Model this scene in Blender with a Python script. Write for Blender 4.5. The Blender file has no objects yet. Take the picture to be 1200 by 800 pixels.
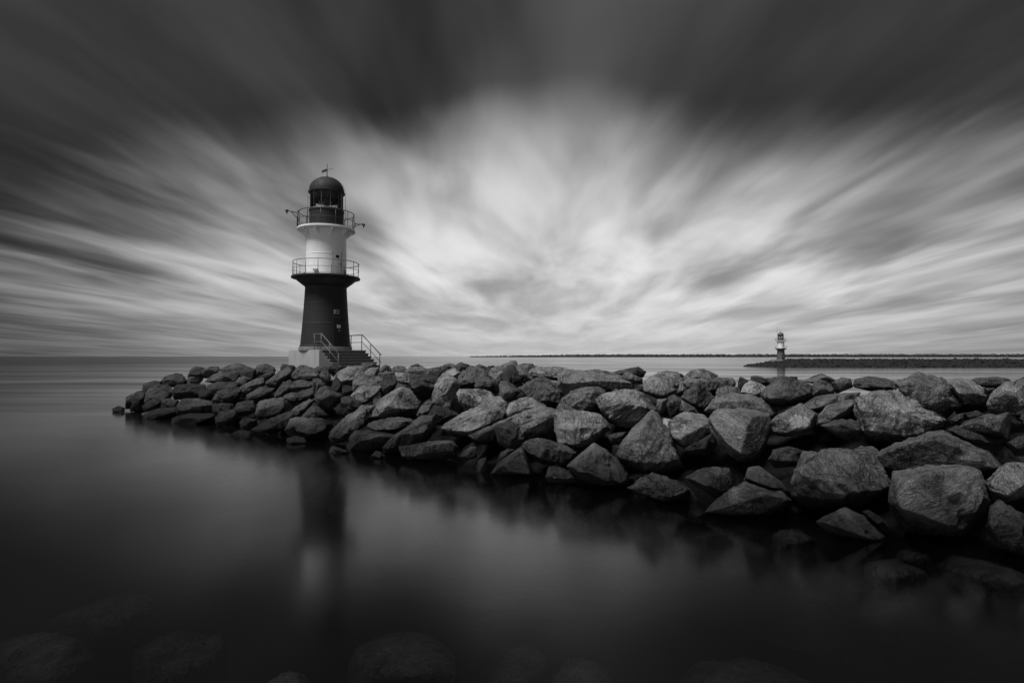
import bpy, bmesh, math, random
import numpy as np
from mathutils import Vector, Matrix
random.seed(7); RNG = np.random.default_rng(11)
PI = math.pi
scene = bpy.context.scene
COL = scene.collection

# ------------------------------------------------------------------ camera
F = 667.0; EYE = 3.4; PITCH = math.atan(17.5/F)
cd = bpy.data.cameras.new('camera'); cam = bpy.data.objects.new('camera', cd); COL.objects.link(cam)
cd.sensor_width = 36; cd.lens = 36*F/1200; cd.clip_start = 0.1; cd.clip_end = 60000
cam.location = (0, 0, EYE); cam.rotation_euler = (PI/2+PITCH, 0, 0)
scene.camera = cam
def ray(px, py):                       # direction with y = 1
    a, b = (px-600)/F, (400-py)/F
    v = (a, math.cos(PITCH)-b*math.sin(PITCH), b*math.cos(PITCH)+math.sin(PITCH))
    return (v[0]/v[1], 1.0, v[2]/v[1])
def at(px, py, Y):
    r = ray(px, py); return Vector((r[0]*Y, Y, EYE+r[2]*Y))

# ------------------------------------------------------------------ node helpers
def new_mat(name):
    m = bpy.data.materials.new(name); m.use_nodes = True
    nt = m.node_tree; nt.nodes.clear()
    out = nt.nodes.new('ShaderNodeOutputMaterial')
    return m, nt, out
def N(nt, t, **kw):
    n = nt.nodes.new(t)
    for k, v in kw.items():
        if k == 'op': n.operation = v
        elif k.startswith('i_'): n.inputs[k[2:].replace('_', ' ')].default_value = v
        else: setattr(n, k, v)
    return n
def math_(nt, op, a, b=None, c=None, clamp=False):
    n = nt.nodes.new('ShaderNodeMath'); n.operation = op; n.use_clamp = clamp
    for i, v in enumerate((a, b, c)):
        if v is None: continue
        if isinstance(v, (int, float)): n.inputs[i].default_value = v
        else: nt.links.new(v, n.inputs[i])
    return n.outputs[0]
def vmath(nt, op, a, b=None):
    n = nt.nodes.new('ShaderNodeVectorMath'); n.operation = op
    for i, v in enumerate((a, b)):
        if v is None: continue
        if isinstance(v, tuple): n.inputs[i].default_value = v
        else: nt.links.new(v, n.inputs[i])
    return n.outputs[0]
def noise(nt, vec, scale, detail=4, rough=.55, dist=0.0):
    n = nt.nodes.new('ShaderNodeTexNoise')
    n.inputs['Scale'].default_value = scale; n.inputs['Detail'].default_value = detail
    n.inputs['Roughness'].default_value = rough; n.inputs['Distortion'].default_value = dist
    if vec is not None: nt.links.new(vec, n.inputs['Vector'])
    return n.outputs[0]
def smooth(nt, x, a, b, lo=0.0, hi=1.0):
    n = nt.nodes.new('ShaderNodeMapRange'); n.interpolation_type = 'SMOOTHSTEP'
    nt.links.new(x, n.inputs[0])
    for i, v in enumerate((a, b, lo, hi)): n.inputs[i+1].default_value = v
    return n.outputs[0]
def lin(nt, x, a, b, lo, hi):
    n = nt.nodes.new('ShaderNodeMapRange'); nt.links.new(x, n.inputs[0])
    for i, v in enumerate((a, b, lo, hi)): n.inputs[i+1].default_value = v
    return n.outputs[0]
def grey(nt, x):
    n = nt.nodes.new('ShaderNodeCombineColor')
    for i in range(3): nt.links.new(x, n.inputs[i])
    return n.outputs[0]

# ------------------------------------------------------------------ materials
def paint(name, v, rough=.5, var=.16, metal=0.0, streak=True, bump=.1, scale=3.0):
    m, nt, out = new_mat(name)
    tc = N(nt, 'ShaderNodeTexCoord')
    n1 = noise(nt, tc.outputs['Object'], scale, 8, .6)
    mp = N(nt, 'ShaderNodeMapping'); mp.inputs['Scale'].default_value = (6, 6, .5)
    nt.links.new(tc.outputs['Object'], mp.inputs[0])
    n2 = noise(nt, mp.outputs[0], 1.3, 6, .65)
    f = math_(nt, 'ADD', math_(nt, 'MULTIPLY', n1, .5), math_(nt, 'MULTIPLY', n2, .5 if streak else 0.0))
    if not streak: f = n1
    col = lin(nt, f, .3, .7, v*(1-var*1.6), v*(1+var))
    b = N(nt, 'ShaderNodeBsdfPrincipled')
    nt.links.new(grey(nt, col), b.inputs['Base Color'])
    nt.links.new(lin(nt, n1, .3, .7, rough-.1, rough+.12), b.inputs['Roughness'])
    b.inputs['Metallic'].default_value = metal
    bp = N(nt, 'ShaderNodeBump'); bp.inputs['Strength'].default_value = bump; bp.inputs['Distance'].default_value = .02
    nt.links.new(noise(nt, tc.outputs['Object'], 14, 6), bp.inputs['Height'])
    nt.links.new(bp.outputs[0], b.inputs['Normal']); nt.links.new(b.outputs[0], out.inputs[0])
    return m

def rock_material(name, speckle=False, patch=None, sunken=False):
    m, nt, out = new_mat(name)
    tc = N(nt, 'ShaderNodeTexCoord'); oi = N(nt, 'ShaderNodeObjectInfo'); geo = N(nt, 'ShaderNodeNewGeometry')
    off = math_(nt, 'MULTIPLY', oi.outputs['Random'], 60.0)
    v = vmath(nt, 'ADD', tc.outputs['Object'], None)
    cx = N(nt, 'ShaderNodeCombineXYZ'); nt.links.new(off, cx.inputs[0]); nt.links.new(off, cx.inputs[1])
    nt.links.new(cx.outputs[0], v.node.inputs[1])
    # bedding direction differs from stone to stone
    vr = N(nt, 'ShaderNodeVectorRotate'); vr.rotation_type = 'EULER_XYZ'
    cr = N(nt, 'ShaderNodeCombineXYZ')
    nt.links.new(math_(nt, 'MULTIPLY', oi.outputs['Random'], 2.4), cr.inputs[0])
    nt.links.new(math_(nt, 'MULTIPLY', oi.outputs['Random'], 9.1), cr.inputs[1])
    nt.links.new(v, vr.inputs['Vector']); nt.links.new(cr.outputs[0], vr.inputs['Rotation'])
    mp = N(nt, 'ShaderNodeMapping'); mp.inputs['Scale'].default_value = (1, 1.2, 6.5); nt.links.new(vr.outputs[0], mp.inputs[0])
    lay = noise(nt, mp.outputs[0], 1.5, 9, .66, .9)
    big = noise(nt, v, 1.1, 8, .62, .4)
    med = noise(nt, v, 7.5, 9, .72)
    fine = noise(nt, v, 34, 6, .75)
    grit = noise(nt, v, 60, 3, .7)
    warp = vmath(nt, 'ADD', v, None)
    wn = N(nt, 'ShaderNodeTexNoise'); wn.inputs['Scale'].default_value = 2.2; wn.inputs['Detail'].default_value = 5; nt.links.new(v, wn.inputs[0])
    sc = N(nt, 'ShaderNodeVectorMath'); sc.operation = 'SCALE'; sc.inputs['Scale'].default_value = .8; nt.links.new(wn.outputs['Color'], sc.inputs[0])
    nt.links.new(sc.outputs[0], warp.node.inputs[1])
    vo = N(nt, 'ShaderNodeTexVoronoi'); vo.feature = 'DISTANCE_TO_EDGE'; vo.inputs['Scale'].default_value = 1.35; nt.links.new(warp, vo.inputs['Vector'])
    crack = smooth(nt, vo.outputs['Distance'], 0.0, .035)
    crack = math_(nt, 'MAXIMUM', crack, smooth(nt, big, .44, .53))
    # tone
    t = math_(nt, 'ADD', math_(nt, 'MULTIPLY', big, .26), math_(nt, 'MULTIPLY', lay, .22))
    t = math_(nt, 'ADD', t, math_(nt, 'MULTIPLY', med, .22))
    t = math_(nt, 'ADD', t, math_(nt, 'MULTIPLY', fine, .30))
    col = lin(nt, t, .42, .59, .005, .30)
    col = math_(nt, 'MAXIMUM', col, .03)
    sp = smooth(nt, grit, .54, .68)
    col = math_(nt, 'MULTIPLY', col, math_(nt, 'ADD', 1.0, math_(nt, 'MULTIPLY', sp, 1.3)))
    dk = smooth(nt, fine, .38, .55, .62, 1.08)
    col = math_(nt, 'MULTIPLY', col, dk)
    col = math_(nt, 'MULTIPLY', col, math_(nt, 'ADD', .2, math_(nt, 'MULTIPLY', crack, .8)))
    # rare quartz veins
    vn = math_(nt, 'ABSOLUTE', math_(nt, 'SUBTRACT', noise(nt, v, .9, 4, .6, 1.2), .5))
    vein = math_(nt, 'MULTIPLY', smooth(nt, vn, .004, .0, 0, 1), smooth(nt, med, .5, .62))
    col = math_(nt, 'ADD', col, math_(nt, 'MULTIPLY', vein, .22))
    # lichen / salt patches
    li = math_(nt, 'MULTIPLY', smooth(nt, noise(nt, v, 1.9, 7, .7), .58, .68), smooth(nt, fine, .42, .6))
    col = math_(nt, 'ADD', col, math_(nt, 'MULTIPLY', li, .10))
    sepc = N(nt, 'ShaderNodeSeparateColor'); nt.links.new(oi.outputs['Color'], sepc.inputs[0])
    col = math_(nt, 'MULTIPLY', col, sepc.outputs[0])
    wn2 = N(nt, 'ShaderNodeTexWhiteNoise'); wn2.noise_dimensions = '1D'; nt.links.new(oi.outputs['Random'], wn2.inputs['W'])
    flat_ = math_(nt, 'MULTIPLY', sepc.outputs[0], .075); mixv = N(nt, 'ShaderNodeMix')
    nt.links.new(math_(nt, 'MULTIPLY', wn2.outputs['Value'], .35), mixv.inputs[0]); nt.links.new(col, mixv.inputs[2]); nt.links.new(flat_, mixv.inputs[3]); col = mixv.outputs[0]
    if speckle:
        v2 = N(nt, 'ShaderNodeTexVoronoi'); v2.inputs['Scale'].default_value = 11; nt.links.new(v, v2.inputs['Vector'])
        dots = math_(nt, 'MULTIPLY', smooth(nt, v2.outputs['Distance'], .24, .16, 0, 1), smooth(nt, big, .47, .52))
        vs = N(nt, 'ShaderNodeSeparateColor'); nt.links.new(v2.outputs['Color'], vs.inputs[0])
        dots = math_(nt, 'MULTIPLY', dots, smooth(nt, vs.outputs[0], .62, .66))
        col = math_(nt, 'ADD', math_(nt, 'MULTIPLY', col, .7), math_(nt, 'MULTIPLY', dots, .75))
    if patch:
        dd = N(nt, 'ShaderNodeVectorMath'); dd.operation = 'DISTANCE'; nt.links.new(tc.outputs['Object'], dd.inputs[0]); dd.inputs[1].default_value = patch[:3]
        pm = smooth(nt, math_(nt, 'ADD', dd.outputs['Value'], math_(nt, 'MULTIPLY', math_(nt, 'SUBTRACT', med, .5), .35)), patch[3], patch[3]*.88, 0, .75)
        v3 = N(nt, 'ShaderNodeTexVoronoi'); v3.feature = 'DISTANCE_TO_EDGE'; v3.inputs['Scale'].default_value = 9; nt.links.new(warp, v3.inputs['Vector'])
        pc = math_(nt, 'MULTIPLY', smooth(nt, v3.outputs['Distance'], 0, .12, .3, 1), .42)
        mx = N(nt, 'ShaderNodeMix'); nt.links.new(pm, mx.inputs[0]); nt.links.new(col, mx.inputs[2]); nt.links.new(pc, mx.inputs[3]); col = mx.outputs[0]
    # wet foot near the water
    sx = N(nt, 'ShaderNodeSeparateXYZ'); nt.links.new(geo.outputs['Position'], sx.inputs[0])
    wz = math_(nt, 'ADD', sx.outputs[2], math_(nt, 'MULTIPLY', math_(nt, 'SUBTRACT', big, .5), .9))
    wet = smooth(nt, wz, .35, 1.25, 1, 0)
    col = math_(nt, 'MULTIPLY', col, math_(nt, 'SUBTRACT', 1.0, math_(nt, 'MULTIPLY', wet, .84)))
    if sunken:                                     # light lost in the water put into the colour: darker with depth
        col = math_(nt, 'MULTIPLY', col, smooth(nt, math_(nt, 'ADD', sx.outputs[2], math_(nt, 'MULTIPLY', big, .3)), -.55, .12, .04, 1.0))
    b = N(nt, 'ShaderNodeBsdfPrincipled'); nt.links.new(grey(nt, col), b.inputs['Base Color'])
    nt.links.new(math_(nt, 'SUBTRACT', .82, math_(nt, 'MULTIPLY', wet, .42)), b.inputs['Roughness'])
    b.inputs['Specular IOR Level'].default_value = .3
    h = math_(nt, 'ADD', math_(nt, 'MULTIPLY', med, .5), math_(nt, 'MULTIPLY', lay, 1.0))
    h = math_(nt, 'ADD', h, math_(nt, 'MULTIPLY', fine, .22))
    h = math_(nt, 'ADD', h, math_(nt, 'MULTIPLY', grit, .05))
    h = math_(nt, 'ADD', h, math_(nt, 'MULTIPLY', crack, .35))
    bp = N(nt, 'ShaderNodeBump'); bp.inputs['Strength'].default_value = 1.0; bp.inputs['Distance'].default_value = .15
    nt.links.new(h, bp.inputs['Height']); nt.links.new(bp.outputs[0], b.inputs['Normal'])
    nt.links.new(b.outputs[0], out.inputs[0])
    return m

M_rock = rock_material('granite')
M_dark = paint('dark_red_paint', .012, .72, .3)
M_darkm = paint('dark_metal', .02, .5, .15)
M_bar = paint('glazing_bar_paint', .12, .5, .15)
M_rail = paint('railing_steel', .05, .5, .2)
M_grail = paint('galvanised_rail', .22, .45, .2)
M_white = paint('white_paint', .84, .5, .07)
M_door = paint('door_paint', .004, .35, .1)
M_conc = paint('concrete', .36, .85, .18, bump=.5, scale=1.6)
M_riser_shaded = paint('shaded_riser_concrete', .09, .85, .25, bump=.5, scale=4)  # darker than the treads: shade on the stair fronts put into the colour
M_step = paint('step_concrete', .2, .85, .25, bump=.5, scale=4)
M_plate = paint('plate_white', .75, .4, .05, streak=False)
M_platg = paint('plate_grey', .30, .5, .1, streak=False)
M_grn = paint('grey_green_paint', .09, .5, .12)
M_lens = paint('lens_housing', .05, .2, .1)
def glass_mat():
    m, nt, out = new_mat('pane_glass')
    tr = N(nt, 'ShaderNodeBsdfTransparent'); tr.inputs[0].default_value = (.86, .86, .86, 1)
    gl = N(nt, 'ShaderNodeBsdfGlossy'); gl.inputs['Roughness'].default_value = .03; gl.inputs[0].default_value = (.8, .8, .8, 1)
    fr = N(nt, 'ShaderNodeFresnel'); fr.inputs[0].default_value = 1.45
    mx = N(nt, 'ShaderNodeMixShader'); nt.links.new(fr.outputs[0], mx.inputs[0]); nt.links.new(tr.outputs[0], mx.inputs[1]); nt.links.new(gl.outputs[0], mx.inputs[2])
    nt.links.new(mx.outputs[0], out.inputs[0]); return m
M_glass = glass_mat()

# ------------------------------------------------------------------ mesh helpers
def link(name, me, mat, parent=None, smooth_=True):
    o = bpy.data.objects.new(name, me); COL.objects.link(o)
    if mat: me.materials.append(mat)
    if smooth_:
        me.polygons.foreach_set('use_smooth', [True]*len(me.polygons))
    if parent: o.parent = parent
    return o
def from_bm(name, bm, mat, parent=None, smooth_=False):
    bmesh.ops.recalc_face_normals(bm, faces=bm.faces)
    me = bpy.data.meshes.new(name); bm.to_mesh(me); bm.free()
    return link(name, me, mat, parent, smooth_)
def add_box(bm, c, s, rz=0.0, rot=None, bevel=0.0):
    M = Matrix.Translation(c) @ (rot if rot is not None else Matrix.Rotation(rz, 4, 'Z')) @ Matrix.Diagonal((s[0], s[1], s[2], 1))
    r = bmesh.ops.create_cube(bm, size=1, matrix=M)
    if bevel:
        es = list({e for v in r['verts'] for e in v.link_edges})
        bmesh.ops.bevel(bm, geom=es, offset=bevel, segments=2, affect='EDGES')
def add_tube(bm, pts, r, seg=8, closed=False):
    pts = [Vector(p) for p in pts]; n = len(pts); rings = []
    for i, p in enumerate(pts):
        if closed: d = pts[(i+1) % n]-pts[i-1]
        else: d = pts[min(i+1, n-1)]-pts[max(i-1, 0)]
        d.normalize(); up = Vector((0, 0, 1)) if abs(d.z) < .95 else Vector((1, 0, 0))
        a = d.cross(up).normalized(); b = d.cross(a)
        rings.append([bm.verts.new(p+(a*math.cos(2*PI*k/seg)+b*math.sin(2*PI*k/seg))*r) for k in range(seg)])
    for i in range(n if closed else n-1):
        A, B = rings[i], rings[(i+1) % n]
        for k in range(seg): bm.faces.new((A[k], A[(k+1) % seg], B[(k+1) % seg], B[k]))
    if not closed:
        bm.faces.new(rings[0][::-1]); bm.faces.new(rings[-1])
def add_lathe(bm, prof, seg=64, a0=0.0, a1=2*PI):
    full = abs(a1-a0-2*PI) < 1e-6; m = seg if full else seg+1; rings = []
    for r, z in prof:
        if r < 1e-5: rings.append([bm.verts.new((0, 0, z))]); continue
        rings.append([bm.verts.new((r*math.cos(a0+(a1-a0)*k/seg), r*math.sin(a0+(a1-a0)*k/seg), z)) for k in range(m)])
    for A, B in zip(rings, rings[1:]):
        for k in range(m if full else m-1):
            k2 = (k+1) % m
            if len(A) == 1: bm.faces.new((A[0], B[k2], B[k]))
            elif len(B) == 1: bm.faces.new((A[k], A[k2], B[0]))
            else: bm.faces.new((A[k], A[k2], B[k2], B[k]))
def ring(r, z, n=64, a0=0, a1=2*PI):
    return [(r*math.cos(a0+(a1-a0)*k/n), r*math.sin(a0+(a1-a0)*k/n), z) for k in range(n)]
def thing(name, label, cat, loc=(0, 0, 0), rz=0, group=None):
    o = bpy.data.objects.new(name, None); COL.objects.link(o); o.location = loc; o.rotation_euler = (0, 0, rz)
    o.empty_display_size = .3
    o['label'] = label; o['category'] = cat
    if group: o['group'] = group
    return o
def smooth_by_angle(o, ang=35):
    me = o.data; me.polygons.foreach_set('use_smooth', [True]*len(me.polygons))
    bm = bmesh.new(); bm.from_mesh(me)
    for e in bm.edges:
        if len(e.link_faces) == 2 and e.calc_face_angle(0) > math.radians(ang): e.smooth = False
    bm.to_mesh(me); bm.free(); return o

# ------------------------------------------------------------------ numpy value noise
def _h(i, j, k, s):
    n = (i*73856093) ^ (j*19349663) ^ (k*83492791) ^ (s*2654435761 & 0x7fffffff)
    n = (n ^ (n >> 13))*1274126177 & 0x7fffffff
    n = (n ^ (n >> 16))*1103515245 & 0x7fffffff
    return (n & 0xffff)/65535.0
def vnoise(p, s=0):
    f = np.floor(p).astype(np.int64); u = p-f; u = u*u*(3-2*u)
    i, j, k = f[:, 0], f[:, 1], f[:, 2]; out = 0
    for a in (0, 1):
        for b in (0, 1):
            for c in (0, 1):
                w = (u[:, 0] if a else 1-u[:, 0])*(u[:, 1] if b else 1-u[:, 1])*(u[:, 2] if c else 1-u[:, 2])
                out = out+w*_h(i+a, j+b, k+c, s)
    return out*2-1
def fbm(p, oct=4, s=0, rid=False, gain=.5):
    v = 0; a = 1.0; t = 0
    for o in range(oct):
        q = vnoise(p*(2.03**o)+17.3*o, s+o)
        v = v+a*((1-2*np.abs(q)) if rid else q); t += a; a *= gain
    return v/t
_ico = {}
def ico(n):
    if n not in _ico:
        bm = bmesh.new(); bmesh.ops.create_icosphere(bm, subdivisions=n, radius=1)
        V = np.array([v.co[:] for v in bm.verts]); Fc = [[v.index for v in f.verts] for f in bm.faces]; bm.free()
        _ico[n] = (V/np.linalg.norm(V, axis=1)[:, None], Fc)
    return _ico[n]
def rock_mesh(pts, level=4, rough=.05, seed=0, p=16, name='boulder', cuts=14, facing=None, cutr=(.7, .92)):
    """a weathered block around the convex hull of pts; returns mesh, centre"""
    pts = np.array(pts, float); c = (pts.max(0)+pts.min(0))*.25+pts.mean(0)*.5
    bm = bmesh.new()
    for q in pts-c: bm.verts.new(q)
    r = bmesh.ops.convex_hull(bm, input=bm.verts)
    bmesh.ops.triangulate(bm, faces=bm.faces); bm.normal_update()
    nn, dd = [], []
    for f in bm.faces:
        n = np.array(f.normal[:]); d = float(n @ np.array(f.verts[0].co[:]))
        if np.linalg.norm(n) < .5: continue
        if d < 0: n, d = -n, -d
        nn.append(n); dd.append(max(d, .02))
    bm.free(); nn = np.array(nn); dd = np.array(dd)
    gc = np.random.default_rng(seed+7000); Pc = pts-c
    for _ in range(cuts):                          # fresh fracture planes knock off corners
        n = gc.normal(size=3); n /= np.linalg.norm(n)
        if facing is not None and n @ facing < .62 : continue
        sup = (Pc @ n).max(); nn = np.vstack([nn, n]); dd = np.append(dd, sup*gc.uniform(*cutr))
    V, Fc = ico(level); ext = (pts.max(0)-pts.min(0))*.5
    D = V*ext; D = D/np.linalg.norm(D, axis=1)[:, None]
    c_ = D @ nn.T; c_ = np.where(c_ > 1e-4, c_/dd, 0)
    rr = (np.sum(c_**p, axis=1))**(-1.0/p)
    P = D*rr[:, None]; size = float((ext.prod())**(1/3))
    g = np.random.default_rng(seed); A = g.normal(size=(3, 3)); Q, _ = np.linalg.qr(A)
    so = g.uniform(0, 50, 3)
    q = P/size
    n1 = fbm(q*1.3+so, 3, seed)                    # lumps
    n2 = fbm(q*4.2+so, 5, seed+9, True, .6)        # ridges and chips
    qs = (q @ Q)*np.array([1.2, 1.5, 7.0])+so
    n3 = fbm(qs, 4, seed+21)                       # bedding
    st = np.floor(n3*4)/4                          # stepped ledges
    n4 = fbm(q*13+so, 3, seed+5)
    kl, kr = g.uniform(.3, 1.9), g.uniform(.5, 1.5)
    sc = fbm(q*1.9+so+31, 2, seed+40); notch = -np.clip(sc-.28, 0, 1)*5*g.uniform(.4, 1.6)   # broken-out hollows
    dsp = size*rough*(n1*.25+n2*.38*kr+st*.75*kl+n3*.25*kl+n4*.28+notch)
    P = P+D*dsp[:, None]
    me = bpy.data.meshes.new(name)
    me.from_pydata(P.tolist(), [], Fc); me.update()
    me.polygons.foreach_set('use_smooth', [True]*len(me.polygons))
    return me, c

# ------------------------------------------------------------------ breakwater body
TIP = np.array((-24.3, 34.9)); U = np.array((.78, -.62)); U = U/np.linalg.norm(U); NV = np.array((-U[1], U[0]))
WIDTH = 15.0
def offs(x, y):
    q = np.array((x, y))-TIP
    s = q @ U; n = q @ NV
    back = WIDTH-n
    return s, n, min(n, s+.6, back)
def prof(d):
    return float(np.interp(d, [-3, 0, 2.5, 5, 7.0, 20], [-1.5, 0, 1.35, 2.55, 2.85, 2.88]))
def hit(px, py):
    r = ray(px, py); Y = 6.0
    while Y < 45:
        x, z = r[0]*Y, EYE+r[2]*Y
        s, n, d = offs(x, Y)
        if (n > 0 and z <= prof(d)) or z < 0: return Y
        if n > 8.0: return Y
        Y += .05
    return Y

NOTE = {}
ROCKS = []
T = {'A': (120, 415, 5), 'B': (340, 415, 5.715), 'C': (500, 415, 5), 'D': (680, 420, 4.445), 'E': (840, 420, 6),
     'F': (1000, 420, 5.715), 'G': (800, 520, 5.715), 'H': (980, 520, 4.445), 'W': (0, 0, 1)}
def R(tile, poly, ridge=None, note=None, tone=1.0, mat=None, dy=0.0):
    x0, y0, k = T[tile]
    cv = lambda L: [(x0+a/k, y0+b/k) for a, b in L]
    ROCKS.append(dict(poly=cv(poly), ridge=cv(ridge) if ridge else None, note=note, tone=tone, mat=mat, dy=dy))
# --- left tip
R('A', [(60,318),(95,303),(130,315),(125,338),(70,338)], note=('small low rock awash at the very tip of the breakwater', 'tip rock'))
R('A', [(125,305),(130,260),(165,228),(195,228),(225,265),(225,300),(170,320),(135,318)], [(150,262),(215,272)])
R('A', [(195,225),(225,215),(255,225),(250,300),(215,335),(160,332)])
R('A', [(235,215),(240,175),(300,155),(345,158),(350,185),(280,205)])
R('A', [(345,155),(370,130),(430,110),(465,118),(490,150),(480,185),(410,190),(355,180)], [(365,165),(420,160),(475,165)], note=('dark dome-shaped boulder standing up on the outline near the breakwater tip', 'dark dome-shaped boulder near the tip'), tone=.8)
R('A', [(240,270),(270,205),(330,180),(380,178),(415,210),(400,260),(330,300),(250,320)], [(270,262),(330,238),(375,258)])
R('A', [(230,300),(300,260),(350,275),(340,310),(250,338)])
R('A', [(350,270),(380,258),(445,270),(430,305),(360,312)])
R('A', [(232,358),(260,330),(360,308),(430,310),(440,350),(400,392),(250,386)], [(260,362),(340,350),(420,325)], note=('long low slab-like boulder lying along the water near the tip', 'long low slab near the tip'), tone=1.15)
R('A', [(430,310),(470,262),(560,262),(640,275),(668,330),(650,352),(540,355),(440,350)], [(450,318),(530,312),(640,320)], tone=1.0)
R('A', [(410,375),(495,350),(650,345),(648,395),(520,402),(430,395)], [(500,375),(640,370)])
R('A', [(485,132),(510,95),(545,70),(590,80),(640,100),(620,140),(540,138)], tone=.75)
R('A', [(590,90),(640,72),(680,72),(690,95),(640,120)])
R('A', [(690,85),(740,75),(785,50),(830,72),(870,80),(850,104),(740,106)], [(720,95),(785,88),(850,95)])
R('A', [(800,120),(850,82),(905,85),(912,120),(880,142),(810,138)], tone=.6)
R('A', [(903,70),(950,55),(1010,75),(1012,100),(940,128),(905,118)], [(918,96),(1000,100)])
R('A', [(485,155),(520,125),(575,120),(590,150),(520,176),(475,176)], tone=1.3)
R('A', [(600,160),(650,110),(690,92),(760,130),(745,165),(680,170)], [(640,150),(690,125),(740,150)], tone=1.3)
R('A', [(410,215),(440,180),(520,175),(600,180),(605,235),(520,268),(420,262)], [(430,205),(585,205)], tone=.55)
R('A', [(600,235),(620,180),(680,160),(790,165),(800,205),(700,230),(640,272)], [(630,220),(780,190)], tone=.8)
R('A', [(640,272),(680,215),(760,190),(810,205),(805,250),(765,295),(690,295)], [(680,262),(790,235)], tone=.9)
R('A', [(690,130),(740,105),(790,100),(800,130),(760,160)], tone=1.1)
R('A', [(780,150),(820,125),(870,145),(850,168),(790,172)], tone=1.4)
R('A', [(775,230),(800,190),(900,145),(942,138),(948,170),(920,205),(850,240)], [(800,228),(900,190),(940,165)], tone=1.3)
R('A', [(845,240),(930,190),(1005,200),(990,235),(905,270),(850,275)], [(870,255),(985,218)], tone=1.2)
R('A', [(915,132),(1000,95),(1015,112),(965,158),(930,145)], tone=1.4)
R('A', [(950,168),(1040,100),(1085,75),(1108,90),(1102,130),(1030,195),(975,192)], [(975,175),(1050,130),(1095,110)], tone=1.4, note=('pale rubbly boulder left of the concrete base of the lighthouse', 'pale rubbly boulder by the base'))
R('A', [(1045,78),(1060,58),(1130,65),(1125,92),(1085,90)])
R('A', [(1010,235),(1060,160),(1105,150),(1115,195),(1080,245),(1010,255)], [(1030,235),(1095,195)], tone=1.1)
R('A', [(895,350),(915,275),(1000,255),(1062,255),(1068,315),(1010,385),(910,390)], [(915,345),(1000,322),(1060,312)], tone=1.1)
R('A', [(880,435),(1000,370),(1110,330),(1155,345),(1135,375),(1060,430),(960,465),(900,460)], [(920,440),(1040,400),(1130,360)], tone=1.0)
R('A', [(645,375),(700,335),(770,320),(800,370),(765,418),(670,412)], [(690,380),(775,365)], tone=.8)
R('A', [(765,335),(790,285),(880,270),(905,330),(850,358),(790,362)], [(800,325),(890,315)], tone=.7)
R('A', [(795,405),(830,370),(905,380),(905,445),(820,445)], tone=.7)
R('A', [(765,465),(810,440),(870,452),(885,472),(800,478)], note=('small rock poking from the water left of the black tower reflection', 'small rock in the water'), tone=.9)
R('A', [(690,472),(730,458),(765,474),(720,479)], tone=.8)
R('A', [(645,295),(700,285),(765,292),(775,325),(690,345),(650,335)], tone=.6)
R('A', [(1060,245),(1110,222),(1200,240),(1195,285),(1100,285)], [(1080,262),(1190,262)], tone=1.0)
R('A', [(560,215),(620,200),(660,240),(640,285),(570,265)], tone=.5)
# --- below the lighthouse
R('B', [(15,130),(50,85),(80,72),(140,80),(192,130),(182,162),(120,182),(20,168)], [(30,148),(110,158),(180,148)], note=('big grey boulder with a flat pale face just below the concrete base', 'big pale-faced boulder below the concrete base'), tone=1.2)
R('B', [(155,92),(200,76),(270,82),(282,112),(190,124)], tone=.9)
R('B', [(270,82),(300,60),(340,65),(352,92),(290,100)], note=('small dark boulder touching the foot of the stone steps', 'small dark boulder at the steps'), tone=.6)
R('B', [(195,140),(220,108),(250,110),(282,170),(272,218),(215,175)], [(215,150),(258,165)], tone=1.1)
R('B', [(145,205),(155,165),(190,152),(238,210),(222,235),(165,275)], [(165,215),(205,205)], tone=1.1)
R('B', [(163,275),(200,225),(240,212),(337,270),(333,335),(262,385),(200,355),(170,310)], [(190,290),(255,250),(325,290)], note=('tall rounded boulder left of the black gap under the steps', 'tall rounded boulder under the steps'), tone=1.0)
R('B', [(270,170),(310,110),(400,82),(480,78),(512,120),(505,155),(430,165),(425,212),(340,200)], [(320,170),(420,165),(495,140)], note=('broad pale broken boulder right in front of the lighthouse steps', 'broad pale boulder in front of the steps'), tone=1.5)
R('B', [(425,165),(500,140),(545,155),(620,150),(642,165),(600,210),(430,205)], [(440,190),(600,185)], tone=1.3)
R('B', [(478,62),(510,48),(560,58),(592,80),(540,98),(490,88)], tone=1.1)
R('B', [(500,115),(540,90),(592,90),(602,140),(540,158),(508,148)], tone=1.3)
R('B', [(593,78),(620,60),(665,80),(697,122),(650,128),(600,112)], tone=.9)
R('B', [(590,130),(640,113),(692,125),(642,163),(595,153)], tone=1.1)
R('B', [(703,122),(760,124),(806,132),(806,200),(790,210),(710,198)], [(712,185),(800,192),(795,140),(715,132)], note=('pale squared block wedged upright to the right of the steps', 'pale squared block'), tone=1.9)
R('B', [(608,205),(620,165),(700,128),(720,170),(702,225),(615,305)], [(630,195),(700,175)], tone=.55)
R('B', [(408,278),(470,210),(530,200),(612,215),(600,245),(540,305),(490,335),(420,295)], [(425,288),(490,320),(590,240)], note=('light boulder with a white quartz stripe running down it', 'white-striped light boulder'), tone=1.9)
R('B', [(522,405),(560,350),(640,280),(740,222),(800,240),(865,330),(855,385),(700,440),(540,445)], [(545,408),(650,345),(760,262),(830,320)], note=('large slanting slab with a lit upper edge and black underside below the pale squared block', 'large slanting slab'), tone=1.3)
R('B', [(262,552),(280,510),(350,440),(470,345),(562,343),(545,400),(530,440),(450,500),(370,575),(300,590)], [(290,552),(400,470),(520,405)], note=('long tilted boulder whose left end dips towards the tower reflection', 'long tilted boulder'), tone=1.3)
R('B', [(345,290),(400,280),(485,325),(445,385),(360,405),(338,335)], [(350,305),(470,330)], tone=.6)
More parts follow.
